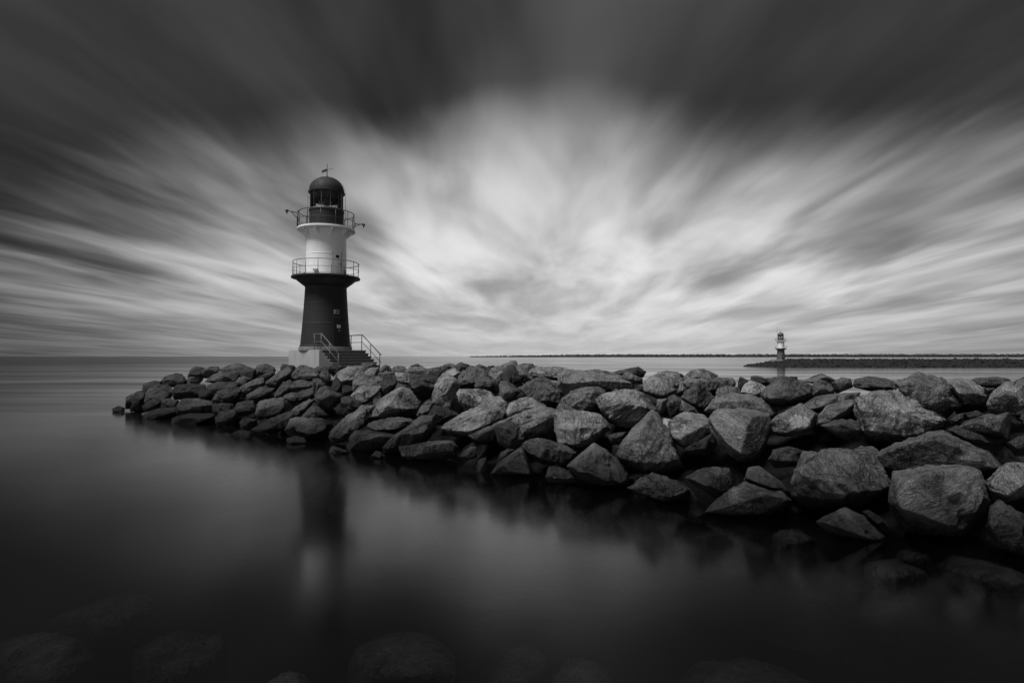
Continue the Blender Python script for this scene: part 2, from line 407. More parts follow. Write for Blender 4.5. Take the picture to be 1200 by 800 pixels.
R('B', [(518,478),(545,450),(700,420),(800,430),(822,450),(760,508),(690,535),(560,505)], [(540,492),(690,500),(790,462)], tone=1.0)
R('B', [(383,592),(410,545),(440,510),(510,508),(700,540),(650,600),(600,665),(440,645),(395,622)], [(420,545),(560,545),(680,552)], note=('flat-topped dark boulder with a small light knob at its left end by the water', 'flat-topped dark boulder by the water'), tone=.95)
R('B', [(622,625),(700,540),(760,500),(870,420),(960,415),(970,500),(890,595),(760,650),(640,665)], [(660,600),(780,520),(920,440)], tone=.65)
R('B', [(743,620),(860,598),(1020,576),(1080,580),(1115,620),(1105,685),(980,712),(760,685)], [(765,650),(900,640),(1000,610),(1080,600)], note=('light flat-topped waterline boulder below the pillar boulder', 'light flat-topped waterline boulder'), tone=1.5)
R('B', [(543,682),(575,643),(610,655),(642,692),(590,718)], tone=1.0)
R('B', [(255,632),(290,613),(390,650),(395,668),(320,684),(265,664)], tone=1.1, note=('thin flat rock barely above the water beside the tower reflection', 'thin flat rock'))
R('B', [(-35,505),(0,430),(60,420),(200,425),(252,465),(238,520),(140,575),(0,545)], [(0,495),(130,540),(230,492)], note=('broad flat-topped waterline boulder directly above the tower reflection', 'broad boulder above the tower reflection'), tone=1.1)
R('B', [(-25,570),(0,556),(40,546),(90,558),(114,590),(60,625),(0,618)], [(0,585),(90,585)], tone=.9)
R('B', [(70,425),(150,338),(190,350),(255,412),(180,432)], [(110,415),(165,380),(230,408)], tone=.9)
R('B', [(5,375),(120,300),(165,300),(135,350),(60,415),(0,425)], [(20,395),(120,335)], tone=1.0)
R('B', [(-20,190),(80,173),(150,190),(142,235),(40,255),(-20,245)], [(0,225),(130,215)], tone=1.1)
R('B', [(-5,270),(150,222),(168,285),(80,325),(0,320)], [(10,300),(155,265)], tone=.8)
R('B', [(278,215),(310,148),(348,200),(345,255),(300,268)], [(300,230),(330,200)], tone=.8)
R('B', [(668,92),(720,80),(772,82),(782,112),(700,124)], tone=.8)
R('B', [(768,112),(800,85),(880,80),(922,100),(902,138),(800,134)], [(785,118),(900,120)], tone=1.4)
R('B', [(808,76),(850,63),(885,80),(840,88)], tone=.7)
R('B', [(798,205),(810,138),(940,138),(1012,158),(965,265),(900,315),(820,275)], [(820,190),(930,190),(990,180)], note=('dark upright block between the pale squared block and the pillar boulder', 'dark upright block'), tone=.6)
R('B', [(908,132),(930,95),(1030,78),(1055,105),(1012,135)], tone=1.1)
R('B', [(1018,128),(1060,90),(1100,88),(1144,120),(1112,150),(1040,150)], [(1040,135),(1110,130)], note=('small bright crusty rock on top of the pillar boulder', 'small bright crusty rock'), tone=2.2)
R('B', [(1028,72),(1070,60),(1144,80),(1132,104),(1060,94)], tone=1.0)
R('B', [(848,405),(880,343),(945,338),(948,405),(860,425)], tone=.8)
R('B', [(883,342),(930,298),(965,320),(942,350)], tone=.8)
R('B', [(555,310),(620,283),(608,335),(560,345)], tone=.6)
R('B', [(700,240),(720,190),(790,212),(800,240),(740,225)], tone=.5)
# --- middle
R('C', [(33,292),(40,190),(75,140),(110,123),(175,145),(192,175),(182,260),(205,352),(150,355),(60,305)], [(60,285),(110,200),(150,165),(170,330)], note=('tall pillar-like boulder leaning left with a grooved lit face', 'pillar boulder'), tone=1.4)
R('C', [(15,350),(40,298),(110,312),(195,358),(110,415),(40,410)], [(40,330),(110,350)], tone=.4)
R('C', [(180,130),(200,90),(240,66),(330,90),(358,125),(290,165),(282,198),(200,198),(190,160)], [(198,152),(280,158),(340,128)], tone=1.1)
R('C', [(278,188),(300,140),(355,128),(405,170),(388,228),(340,220)], [(300,170),(380,175)], tone=.8)
R('C', [(168,62),(200,46),(248,62),(222,76)], tone=.8)
R('C', [(288,67),(310,58),(352,75),(332,100)], tone=.8)
R('C', [(348,78),(380,62),(414,75),(382,96)], tone=.8)
R('C', [(363,112),(390,85),(480,42),(520,40),(545,90),(470,135),(432,185),(410,235),(380,205)], [(400,120),(480,70),(430,175)], note=('tall peaked boulder rising highest on the skyline', 'tall peaked boulder'), tone=1.3)
R('C', [(448,130),(470,73),(510,66),(558,140),(555,215),(490,215),(450,180)], [(475,110),(530,150),(490,195)], tone=.35, dy=-.25, note=('black triangular rock face set in the front of the tall peaked boulder', 'black triangular rock'))
R('C', [(518,75),(545,58),(600,110),(645,155),(600,185),(550,155)], [(540,100),(610,150)], tone=1.1)
R('C', [(428,152),(450,145),(500,210),(555,215),(490,282),(430,245)], [(450,220),(520,225)], tone=.8)
R('C', [(528,62),(560,50),(620,55),(655,75),(600,95)], tone=.8)
R('C', [(598,112),(605,85),(660,73),(800,77),(872,95),(835,115),(782,155),(640,135)], [(615,118),(780,125)], tone=1.4, note=('long flat-topped slab on the skyline right of the tall peaked boulder', 'long flat skyline slab'))
R('W', [(657,452),(657,439),(666,433),(700,434),(718,437),(738,447),(756,450),(755,460),(735,463),(700,458),(668,463)], [(662,443),(700,446),(735,453),(750,455)], tone=1.4, note=('very long flat boulder with broken light top near the middle of the crest', 'very long flat boulder'))
R('C', [(543,202),(560,180),(640,150),(675,128),(760,180),(818,235),(800,265),(765,312),(700,292),(600,245)], [(570,200),(690,255),(790,262)], note=('smooth wedge-shaped slab tipped down to the right', 'tipped smooth wedge slab'), tone=.95)
R('C', [(768,312),(800,260),(860,215),(930,188),(1000,188),(1040,215),(1040,250),(1010,300),(940,358),(850,345),(775,338)], [(800,315),(880,270),(980,225),(1020,250)], note=('hollowed round boulder right of the tipped smooth wedge slab', 'hollowed round boulder'), tone=1.2)
R('C', [(183,232),(200,205),(310,203),(380,223),(470,268),(490,300),(465,345),(350,325),(240,320),(195,280)], [(198,248),(300,285),(440,318)], note=('long pale loaf-shaped boulder right of the pillar boulder', 'pale loaf-shaped boulder'), tone=1.5)
R('C', [(88,432),(120,400),(250,325),(310,306),(430,310),(455,345),(435,405),(330,465),(250,485),(150,478)], [(120,435),(250,450),(350,410),(440,340)], note=('large smooth-faced boulder below the pale loaf-shaped boulder', 'large smooth-faced boulder'), tone=1.2)
R('C', [(248,475),(330,445),(430,400),(465,375),(410,475),(330,525),(270,505)], [(290,490),(400,440)], tone=.9)
R('C', [(466,332),(490,285),(560,253),(610,251),(705,300),(685,330),(560,360),(480,375)], [(490,350),(660,310)], tone=1.4)
R('C', [(438,395),(510,360),(640,303),(740,318),(774,345),(770,455),(700,505),(590,525),(480,475),(448,442)], [(458,432),(560,415),(680,370),(762,350)], note=('big ribbed boulder with diagonal light bands across its top', 'big ribbed boulder'), tone=1.25)
R('W', [(651,483),(668,480),(700,486),(708,493),(713,503),(692,520),(676,530),(657,522),(652,503)], [(656,512),(674,520),(690,508),(708,498)], note=('squarish pale boulder below the hollowed round boulder', 'squarish pale boulder'), tone=1.3)
R('C', [(563,548),(590,510),(660,493),(740,513),(830,530),(888,572),(865,625),(760,655),(640,625)], [(590,548),(680,595),(800,590)], tone=.9, note=('dark angular boulder with a sloping face above the waterline pyramid', 'dark angular sloping boulder'))
R('C', [(378,698),(420,640),(545,548),(572,560),(622,700),(612,718),(400,704)], [(430,670),(545,580),(590,690)], note=('pyramid-shaped waterline boulder with a pointed top', 'waterline pyramid'), tone=1.1)
R('C', [(698,724),(720,660),(760,653),(850,690),(893,742),(872,758),(720,750)], [(725,700),(850,715)], note=('small blocky waterline rock between the pyramid and the humped boulder', 'small blocky waterline rock'), tone=1.0)
R('C', [(408,645),(430,580),(470,553),(515,560),(475,605),(430,645)], tone=.8)
R('C', [(188,594),(260,538),(292,545),(292,604),(230,624)], [(215,585),(280,570)], tone=1.0)
R('C', [(295,618),(350,603),(354,628),(310,634)], tone=.8)
R('W', [(666,546),(678,535),(697,520),(708,527),(732,546),(740,563),(733,570),(694,570),(676,560)], [(680,548),(697,530),(712,545),(725,562)], note=('humped waterline boulder with a light spot on its left', 'humped waterline boulder'), tone=1.1)
R('W', [(580,500),(600,490),(620,505),(615,530),(585,520)], tone=.4)
# --- right of the middle
R('D', [(88,212),(120,185),(200,166),(290,163),(330,198),(392,265),(352,295),(282,358),(200,345),(140,315),(108,258)], [(112,238),(150,285),(280,305),(365,268)], note=('big smooth pale boulder shaped like a shield left of the tall pointed boulder', 'big shield-shaped pale boulder'), tone=1.55)
R('D', [(193,505),(225,430),(300,350),(370,272),(402,288),(450,370),(492,480),(545,595),(440,630),(300,600),(200,530)], [(240,470),(340,345),(385,300),(470,470),(350,520)], note=('tall pointed tent-shaped boulder beside the big shield-shaped one', 'tall tent-shaped boulder'), tone=1.15)
R('D', [(248,672),(320,620),(380,596),(470,628),(563,680),(545,708),(465,758),(430,752),(300,698)], [(300,680),(430,730),(540,685)], note=('flat-topped boulder at the waterline below the tall tent-shaped boulder', 'flat waterline boulder below the tent'), tone=1.1)
R('D', [(463,372),(475,320),(540,278),(570,298),(640,293),(682,330),(675,405),(610,450),(550,470),(490,435)], [(485,405),(545,440),(600,420),(665,370)], note=('pale blocky boulder right of the tall tent-shaped boulder', 'pale blocky boulder'), tone=1.4)
R('D', [(545,470),(600,440),(685,390),(710,450),(665,500),(580,500)], tone=.35)
R('D', [(553,622),(620,580),(690,566),(770,573),(793,640),(783,694),(710,728),(650,694)], [(600,630),(650,660),(775,650)], note=('crusty light waterline boulder alone in the dark below the pale blocky boulder', 'crusty light waterline boulder'), tone=1.3)
R('D', [(528,202),(545,170),(620,116),(650,150),(698,212),(645,274),(600,264)], [(560,210),(620,140),(640,240)], note=('dark speckled pyramid-shaped boulder just below the crest', 'dark speckled pyramid'), tone=.7)
R('D', [(448,242),(460,200),(490,188),(532,220),(524,294),(470,304)], [(475,240),(515,235)], tone=.7)
R('D', [(393,252),(400,213),(450,208),(453,284),(410,289)], tone=.9)
R('D', [(520,275),(530,218),(600,262),(625,300),(540,295)], tone=.8)
R('D', [(413,332),(430,310),(477,318),(467,360),(430,355)], note=('small white wedge of rock in the gap behind the tall tent-shaped boulder', 'small white wedge'), tone=2.6)
R('D', [(333,142),(350,110),(415,73),(500,78),(548,105),(548,165),(522,194),(430,216),(340,180)], [(342,160),(430,190),(500,150),(540,140)], tone=1.1)
R('D', [(413,72),(450,63),(530,78),(543,98),(480,92)], tone=.7)
R('D', [(538,98),(580,60),(640,53),(712,85),(702,110),(560,115)], [(560,100),(690,98)], tone=1.0)
R('D', [(543,127),(560,105),(700,98),(790,103),(803,130),(783,165),(700,194),(680,165),(560,155)], [(555,135),(690,135),(790,120)], tone=1.3)
R('D', [(158,77),(200,63),(300,43),(338,70),(322,100),(230,95)], tone=.5, note=('dark flat stone standing alone on the skyline over the very long flat boulder', 'dark flat skyline stone'))
R('D', [(218,98),(240,68),(322,105),(322,130),(240,116)], tone=1.2)
R('D', [(168,172),(185,156),(218,172),(190,182)], tone=.9)
R('D', [(140,400),(200,385),(240,380),(200,450),(160,440)], tone=.5)
R('W', [(880,441),(886,440),(900,444),(905,452),(880,455)], tone=.8)
R('E', [(150,152),(165,124),(218,155),(192,188),(155,184)], tone=.5, note=('small dark nub of rock against the water left of the crusty bright boulder', 'small dark nub'))
R('E', [(172,238),(195,175),(240,153),(352,200),(322,252),(292,280),(220,270)], [(200,235),(260,190),(320,215),(280,258)], note=('crusty bright knobbly boulder below the skyline, under the far lighthouse', 'crusty bright boulder'), tone=2.1)
R('E', [(0,215),(60,190),(170,205),(180,262),(60,250),(0,245)], tone=1.0)
R('W', [(828,482),(837,468),(846,461),(880,463),(900,471),(910,485),(906,498),(870,490),(840,486)], [(835,476),(870,473),(903,484)], tone=1.4, note=('flat grey slab lying behind the large cracked boulder', 'flat grey slab'))
R('W', [(832,492),(842,480),(870,480),(900,485),(903,500),(896,521),(886,539),(874,541),(860,531),(842,519),(834,503)], [(842,495),(868,486),(897,492),(890,520),(872,530)], note=('large cracked boulder with angular plates tapering to a point at the bottom', 'large cracked boulder'), tone=1.3)
R('E', [(252,147),(300,138),(600,123),(608,158),(400,168),(270,160)], tone=.7)
R('E', [(318,252),(360,195),(470,128),(600,163),(662,190),(685,260),(674,300),(520,332),(400,332),(330,284)], [(370,272),(480,190),(650,240),(520,300)], note=('big dark grey block with a flat broken front near the crest', 'big dark grey block'), tone=.9)
R('E', [(608,162),(680,123),(740,108),(810,138),(832,155),(822,194),(700,170)], tone=1.0)
R('E', [(678,262),(680,170),(740,152),(832,200),(818,254),(740,264)], tone=.9)
R('E', [(808,172),(880,133),(940,143),(954,200),(840,245)], tone=1.1)
R('E', [(963,182),(980,143),(1070,126),(1180,138),(1285,182),(1285,214),(1100,230),(980,204)], [(985,185),(1100,190),(1260,195)], tone=.9)
R('E', [(368,463),(430,408),(580,318),(640,348),(705,400),(694,485),(630,515),(560,506),(480,545),(390,525)], [(400,470),(560,400),(640,380),(640,490),(480,510)], note=('boulder with a round pale pebbly patch on its front', 'boulder with the pale patch'), mat='patch', tone=1.1)
R('E', [(598,332),(700,268),(790,252),(1000,238),(975,295),(770,315),(705,375),(650,355)], [(640,338),(780,290),(960,265)], tone=1.2)
R('E', [(708,473),(720,400),(780,330),(930,288),(978,300),(965,358),(840,410),(765,460)], [(725,440),(800,360),(950,310)], tone=1.1)
R('E', [(738,473),(880,418),(990,438),(1024,500),(1004,565),(960,590),(850,545)], [(770,475),(900,460),(1000,500)], tone=.8)
R('E', [(383,694),(400,640),(500,618),(630,650),(600,720),(480,740)], tone=.45)
R('F', [(8,262),(40,238),(200,213),(317,203),(400,298),(462,318),(608,400),(575,455),(430,535),(330,560),(160,540),(65,500),(20,345)], [(60,300),(66,436),(150,452),(345,470),(435,508),(565,442)], note=('very large pale slab with a fan-shaped lit top on the right side of the breakwater', 'very large pale slab'), tone=1.7)
R('F', [(293,167),(380,123),(430,103),(560,123),(612,160),(642,210),(744,277),(685,335),(612,395),(480,325),(380,275),(320,214)], [(345,200),(405,205),(480,212),(650,292),(725,278)], note=('large dark wedge boulder with a smooth top peaking above the very large pale slab', 'large wedge boulder'), tone=1.1)
R('F', [(648,167),(690,133),(750,138),(900,208),(923,242),(893,315),(780,258),(690,220)], [(685,200),(790,232),(885,285)], note=('slab tipped to the right between the wedge boulder and the frame-edge boulders', 'right-tipped slab'), tone=1.2)
R('F', [(783,157),(820,128),(960,123),(1084,140),(1054,180),(950,206),(840,180)], tone=.8)
R('F', [(898,312),(930,240),(1010,168),(1143,158),(1215,170),(1215,260),(1125,318),(1020,330),(930,374)], [(920,300),(1000,240),(1030,290),(1130,280)], note=('large pale boulder with cracks cut by the right edge, just below the crest', 'pale cracked edge boulder'), tone=1.3)
R('F', [(1058,163),(1143,123),(1210,138),(1210,184),(1080,180)], tone=1.0)
R('F', [(648,412),(700,373),(744,363),(738,434),(660,444)], tone=.7)
R('F', [(708,462),(760,420),(900,373),(1050,363),(1113,400),(1120,474),(1064,536),(960,548),(800,516)], [(740,460),(900,420),(1080,420),(1040,500)], note=('dark boulder spattered with white specks near the right edge', 'white-specked boulder'), mat='speck', tone=.9)
R('F', [(168,645),(260,590),(430,550),(480,498),(590,488),(700,528),(880,608),(984,722),(966,775),(800,755),(600,740),(450,760),(300,790),(190,730)], [(230,660),(440,600),(590,530),(850,650),(930,730)], note=('huge layered boulder with wavy banding under the very large pale slab', 'huge layered boulder'), tone=.95)
R('F', [(1113,403),(1143,368),(1210,358),(1210,464),(1130,436)], tone=.9)
R('F', [(738,368),(830,348),(884,380),(765,425)], tone=.6)
R('F', [(868,197),(940,198),(965,215),(925,240)], tone=.8)
R('F', [(640,480),(700,450),(800,520),(960,550),(1000,590),(820,600)], tone=.4)
R('F', [(1030,560),(1143,520),(1215,520),(1215,640),(1080,650)], tone=.4)
# --- near the water, right
R('G', [(148,463),(200,410),(290,380),(310,318),(420,256),(500,268),(640,308),(714,380),(640,440),(575,480),(500,500),(400,494)], [(200,440),(320,345),(440,310),(690,372),(560,440)], note=('low crusty waterline boulder left of the huge saddle-backed boulder', 'low crusty waterline boulder'), tone=1.4)
R('G', [(418,243),(450,163),(520,153),(620,228),(722,308),(745,355),(640,320),(520,280)], [(460,215),(600,260)], tone=.55)
R('G', [(578,104),(620,38),(700,28),(824,60),(790,140),(620,160)], tone=.5)
R('W', [(931,562),(945,531),(970,528),(1000,529),(1022,525),(1031,533),(1038,548),(1049,568),(1012,583),(975,596),(948,590),(933,580)], [(940,550),(945,572),(975,578),(1040,564),(1025,540),(975,540)], note=('huge smooth saddle-backed boulder in the front row', 'huge saddle-backed boulder'), tone=1.1)
R('W', [(958,611),(985,597),(992,595),(1020,609),(1040,628),(1040,636),(1010,640),(985,634)], [(972,613),(992,603),(1025,628)], note=('low ridged rock in the water below the huge saddle-backed boulder', 'low ridged rock in the water'), tone=1.1)
R('H', [(288,312),(305,250),(308,150),(370,138),(450,113),(560,123),(680,116),(742,150),(794,230),(800,300),(740,375),(690,410),(680,475),(650,496),(400,466),(330,390)], [(330,310),(400,200),(520,165),(700,170),(760,270),(520,360),(640,430)], note=('huge front boulder with a dark hollow and a white vein in it', 'huge hollowed front boulder'), tone=1.0)
R('H', [(778,202),(830,148),(890,98),(978,93),(1050,110),(1050,205),(978,270),(880,305),(820,298)], [(810,220),(900,150),(1000,160),(900,270)], note=('rounded boulder cut by the right edge above the waterline', 'rounded boulder at the right edge'), tone=1.15)
R('H', [(788,435),(800,318),(860,298),(978,378),(1060,430),(1060,610),(978,600),(830,520)], [(820,400),(880,350),(1000,450),(900,500)], note=('dark rough boulder at the waterline in the right corner', 'dark right corner boulder'), tone=.65)
R('H', [(138,353),(170,343),(252,398),(280,455),(200,420)], tone=.5)

def build_rock(i, d):
    poly = d['poly']; mx_ = sum(p[0] for p in poly)/len(poly); my_ = sum(p[1] for p in poly)/len(poly)
    poly = [(mx_+(x-mx_)*1.07, my_+(y-my_)*1.06) for x, y in poly]; xs = [p[0] for p in poly]; ys = [p[1] for p in poly]
    cxp, cyp = sum(xs)/len(xs), sum(ys)/len(ys)
    Y = hit(cxp, cyp*.6+max(ys)*.4)+d['dy'] if d.get('Y') is None else d['Y']
    s = Y/F
    w, h = (max(xs)-min(xs))*s, (max(ys)-min(ys))*s
    S = math.sqrt(w*h)*.5
    S = max(S, .3*w)
    rg = random.Random(i*31+5); P = []
    top, bot = min(ys), max(ys)
    for x, y in poly:
        f = (bot-y)/(bot-top)
        P.append(at(x, y, Y+S*(.95*f**1.2+.95*(1-f)**1.6)+rg.uniform(-.12, .12)*S))
    ridge = d['ridge'] or [(cxp+(x-cxp)*.52, cyp+(y-cyp)*.36-(bot-top)*.10) for x, y in poly[::2]]
    for x, y in ridge:
        P.append(at(x, y, Y-S*rg.uniform(.5, .78)))
    for x, y in poly[::2]:
        P.append(at(cxp+(x-cxp)*.7, cyp+(y-cyp)*.7, Y+S*rg.uniform(1.1, 1.6)))
    P.append(at(cxp+rg.uniform(-.2, .2)*(max(xs)-min(xs)), bot-(bot-top)*.12, Y+S*.2)-Vector((0, 0, 0)))
    wpx = max(xs)-min(xs)
    if bot-top < 13 and Y > 14:                    # low stones on the crest are the tops of deeper blocks
        for q in list(P[::2]): P.append(q+Vector((0, 0, -.38)))
    lev = 6 if wpx > 55 else 5
    me, c = rock_mesh(P, lev, rough=.075, seed=i+1, p=130, cuts=26 if d['note'] else 32, facing=np.array((-.1, -.96, .25)), cutr=(.52, .88))
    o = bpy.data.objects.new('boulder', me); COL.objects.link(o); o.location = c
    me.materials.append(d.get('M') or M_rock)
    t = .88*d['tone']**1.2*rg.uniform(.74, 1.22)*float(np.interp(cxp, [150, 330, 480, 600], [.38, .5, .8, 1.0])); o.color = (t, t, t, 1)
    o['category'] = 'boulder'
    d.update(o=o, cx=cxp, cy=cyp, w=wpx, h=bot-top, Y=Y, S=S)
    return o
M_speck = rock_material('spattered_granite', speckle=True)
M_patch = None
for i, d in enumerate(ROCKS):
    if d['mat'] == 'speck': d['M'] = M_speck
    o = build_rock(i, d)
    if d['mat'] == 'patch':
        q = at(943, 492, d['Y']-d['S']*.6)
        M_patch = rock_material('patched_granite', patch=(q.x-o.location.x, q.y-o.location.y, q.z-o.location.z, .36))
        o.data.materials.clear(); o.data.materials.append(M_patch)

# labels: notable stones first, the rest told apart by the notable stone they lie next to
def sector(dx, dy):
    if abs(dx) > 1.7*abs(dy): return 'just right of' if dx > 0 else 'just left of'
    if abs(dy) > 1.7*abs(dx): return 'just below' if dy > 0 else 'just above'
    return ('lower ' if dy > 0 else 'upper ')+('right of' if dx > 0 else 'left of')
notes = [d for d in ROCKS if d['note']]; rest = [d for d in ROCKS if not d['note']]
used = set()
for d in notes:
    d['o']['label'] = d['note'][0]; used.add(d['note'][0])
def looks(d):
    a = d['w']/d['h']
    sz = 'large' if d['w'] > 34 else 'small' if d['w'] < 17 else 'middling'
    sh = 'flat' if a > 2.3 else 'upright' if a < .95 else 'squat' if a > 1.5 else 'blocky'
    tn = 'pale' if d['tone'] >= 1.25 else 'dark' if d['tone'] <= .8 else 'grey'
    return f'{sz} {sh} {tn} boulder'
near = {}
for n in notes:
    for d in rest:
        sc = sector(d['cx']-n['cx'], d['cy']-n['cy']); k = (id(n), sc)
        r = math.hypot(d['cx']-n['cx'], d['cy']-n['cy'])
        if k not in near or r < near[k][0]: near[k] = (r, d)
for d in rest:
    best = None
    for n in sorted(notes, key=lambda n: math.hypot(d['cx']-n['cx'], d['cy']-n['cy']))[:6]:
        sc = sector(d['cx']-n['cx'], d['cy']-n['cy'])
        if near[(id(n), sc)][1] is d:
            best = f"{looks(d)} {sc} the {n['note'][1]}"; break
    if best is None or len(best.split()) > 16 or best in used:
        n = min(notes, key=lambda n: math.hypot(d['cx']-n['cx'], d['cy']-n['cy']))
        sc = sector(d['cx']-n['cx'], d['cy']-n['cy']).replace('just ', '')
        k = 2
        while True:
            best = f"{looks(d)}, {['second','third','fourth','fifth','sixth','seventh'][k-2]} one {sc} the {n['note'][1]}"
            if best not in used: break
            k += 1
    if len(best.split()) > 16: best = best.replace('boulder, ', '', 1) if 'boulder, ' in best else best.replace('middling ', '')
    used.add(best); d['o']['label'] = best
for d in ROCKS: d['o']['group'] = 'granite boulders heaped along the breakwater'

# core of the breakwater under the stones
def core():
    bm = bmesh.new(); n, m = 150, 64; L = 62.0
    P = []
    for a in range(n+1):
        for b in range(m+1):
            s = -4+a/n*L; w = -4+b/m*(WIDTH+8)
            x, y = TIP+U*s+NV*w
            d = min(w, s+.6, WIDTH-w); P.append((x, y, prof(d)-1.0))
    P = np.array(P); q = P.copy(); q[:, 2] = 0
    P[:, 2] += fbm(q*.9, 4, 3, True)*.22+fbm(q*2.7, 3, 8)*.12
    vs = [bm.verts.new(p) for p in P]
    for a in range(n):
        for b in range(m):
            i = a*(m+1)+b; bm.faces.new((vs[i], vs[i+1], vs[i+m+2], vs[i+m+1]))
    o = from_bm('breakwater_core', bm, M_rock, None, True); o['kind'] = 'structure'; o.color = (.1, .1, .1, 1)  # tinted near black: shade of the crevices put into the colour
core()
# hidden-layer stones filling the gaps, and the crest behind the front rows
protos = []
for k in range(7):
    g = np.random.default_rng(100+k); pp = g.normal(size=(22, 3)); pp /= np.linalg.norm(pp, axis=1)[:, None]
    pp *= np.array([1, .8, .62])*g.uniform(.85, 1.1, (22, 1))
    me, c = rock_mesh(pp, 5, .08, 300+k, 50); me.materials.append(M_rock); protos.append(me)
fill = random.Random(5); cnt = 0; spots = []
LH = (-12.1, 37.0)
for tries in range(4000):
    if cnt >= 118: break
    s = fill.uniform(0.2, 46); w = fill.uniform(.6, 14.2)
    x, y = TIP+U*s+NV*w
    if any((x-a)**2+(y-b)**2 < 1.45 for a, b in spots): continue
    if (x-LH[0])**2+(y-LH[1])**2 < 9: continue
    if y < 1.5 or abs(x) > y*1.3+1: continue
    crest = w > 8.2
    if not crest and w > 5.2 and fill.random() < .4: continue
    d = min(w, s+.6, WIDTH-w); sz = fill.uniform(.6, .95)
    z = prof(d)-(.72 if not crest else .58)-.12*fill.random()
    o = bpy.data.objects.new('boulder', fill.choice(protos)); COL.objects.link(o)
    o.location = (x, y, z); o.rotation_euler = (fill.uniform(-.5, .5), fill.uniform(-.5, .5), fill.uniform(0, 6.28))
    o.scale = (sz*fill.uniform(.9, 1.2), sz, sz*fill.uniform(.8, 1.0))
    t = .25 if not crest else fill.uniform(.7, 1.2); o.color = (t, t, t, 1)  # gap stones toned down: shade between the front stones put into their colour
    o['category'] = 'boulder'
    o['label'] = 'half hidden boulder seen only through the dark gaps behind the front stones' if not crest else 'low grey boulder lying on the rear of the breakwater crest'
    o['group'] = 'gap-filling boulders of the breakwater' if not crest else 'boulders on the rear of the breakwater crest'
    spots.append((x, y)); cnt += 1

# ------------------------------------------------------------------ submerged rocks
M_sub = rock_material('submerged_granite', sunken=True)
SUB = [([(1048,652),(1054,628),(1082,640),(1100,650),(1070,660)], -.05, 'submerged stone showing faintly under water below the huge hollowed front boulder'),
       ([(1082,655),(1106,640),(1140,646),(1190,655),(1225,668),(1225,690),(1160,682),(1110,672)], -.05, 'long submerged stone under water along the right corner waterline'),
       ([(1005,658),(1060,648),(1092,668),(1060,682),(1020,676)], -.12, 'submerged stone under water below the low ridged rock'),
       ([(900,622),(935,612),(965,630),(940,640),(905,636)], -.1, 'submerged stone under water beside the low crusty waterline boulder'),
       ([(35,725),(90,705),(150,687),(190,697),(182,728),(110,742)], -.22, 'large sunken stone on the left, farthest from the shore of the sunken four'),
       ([(-20,750),(60,730),(112,748),(120,795),(-20,810)], -.2, 'sunken stone cut by the lower left corner'),
       ([(140,765),(200,730),(270,735),(282,765),(240,795),(170,805)], -.2, 'round sunken stone left of the end of the tower reflection'),
       ([(392,758),(440,732),(500,730),(545,755),(552,790),(480,808),(400,795)], -.1, 'large mottled sunken stone just right of the end of the tower reflection'),
       ([(560,800),(600,748),(640,752),(655,790),(620,812)], -.2, 'sunken stone at the bottom edge near the middle'),
       ([(640,800),(655,768),(690,765),(728,795),(700,812)], -.08, 'small light sunken stone at the bottom edge right of the middle'),
       ([(780,802),(800,770),(860,765),(930,776),(978,802),(900,815)], -.12, 'broad sunken stone at the bottom edge, rightmost of the sunken ones there'),
       ([(300,806),(325,786),(348,782),(368,800),(350,815)], -.0, 'dark rock just breaking the water at the bottom edge')]
for k, (poly, zt, lab) in enumerate(SUB):
    if k >= 4 and k < 11: zt -= .10
    xs = [p[0] for p in poly]; ys = [p[1] for p in poly]; cx, cy = sum(xs)/len(xs), sum(ys)/len(ys)
    pts = []
    for x, y in poly:                                  # outline lies level, just under the surface
        r = ray(x, y); Y = (EYE+.35-zt)/-r[2]; q = at(x, y, Y); pts.append(q); pts.append(q+Vector((0, 0, -.5)))
    for x, y in poly:
        r = ray(cx+(x-cx)*.55, cy+(y-cy)*.55); Y = (EYE-zt)/-r[2]; pts.append(at(cx+(x-cx)*.55, cy+(y-cy)*.55, Y))
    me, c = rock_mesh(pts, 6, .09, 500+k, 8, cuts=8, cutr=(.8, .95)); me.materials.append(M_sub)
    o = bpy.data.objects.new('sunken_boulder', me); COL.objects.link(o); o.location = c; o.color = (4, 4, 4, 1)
    o['category'] = 'boulder'; o['label'] = lab; o['group'] = 'sunken boulders in the shallow water'

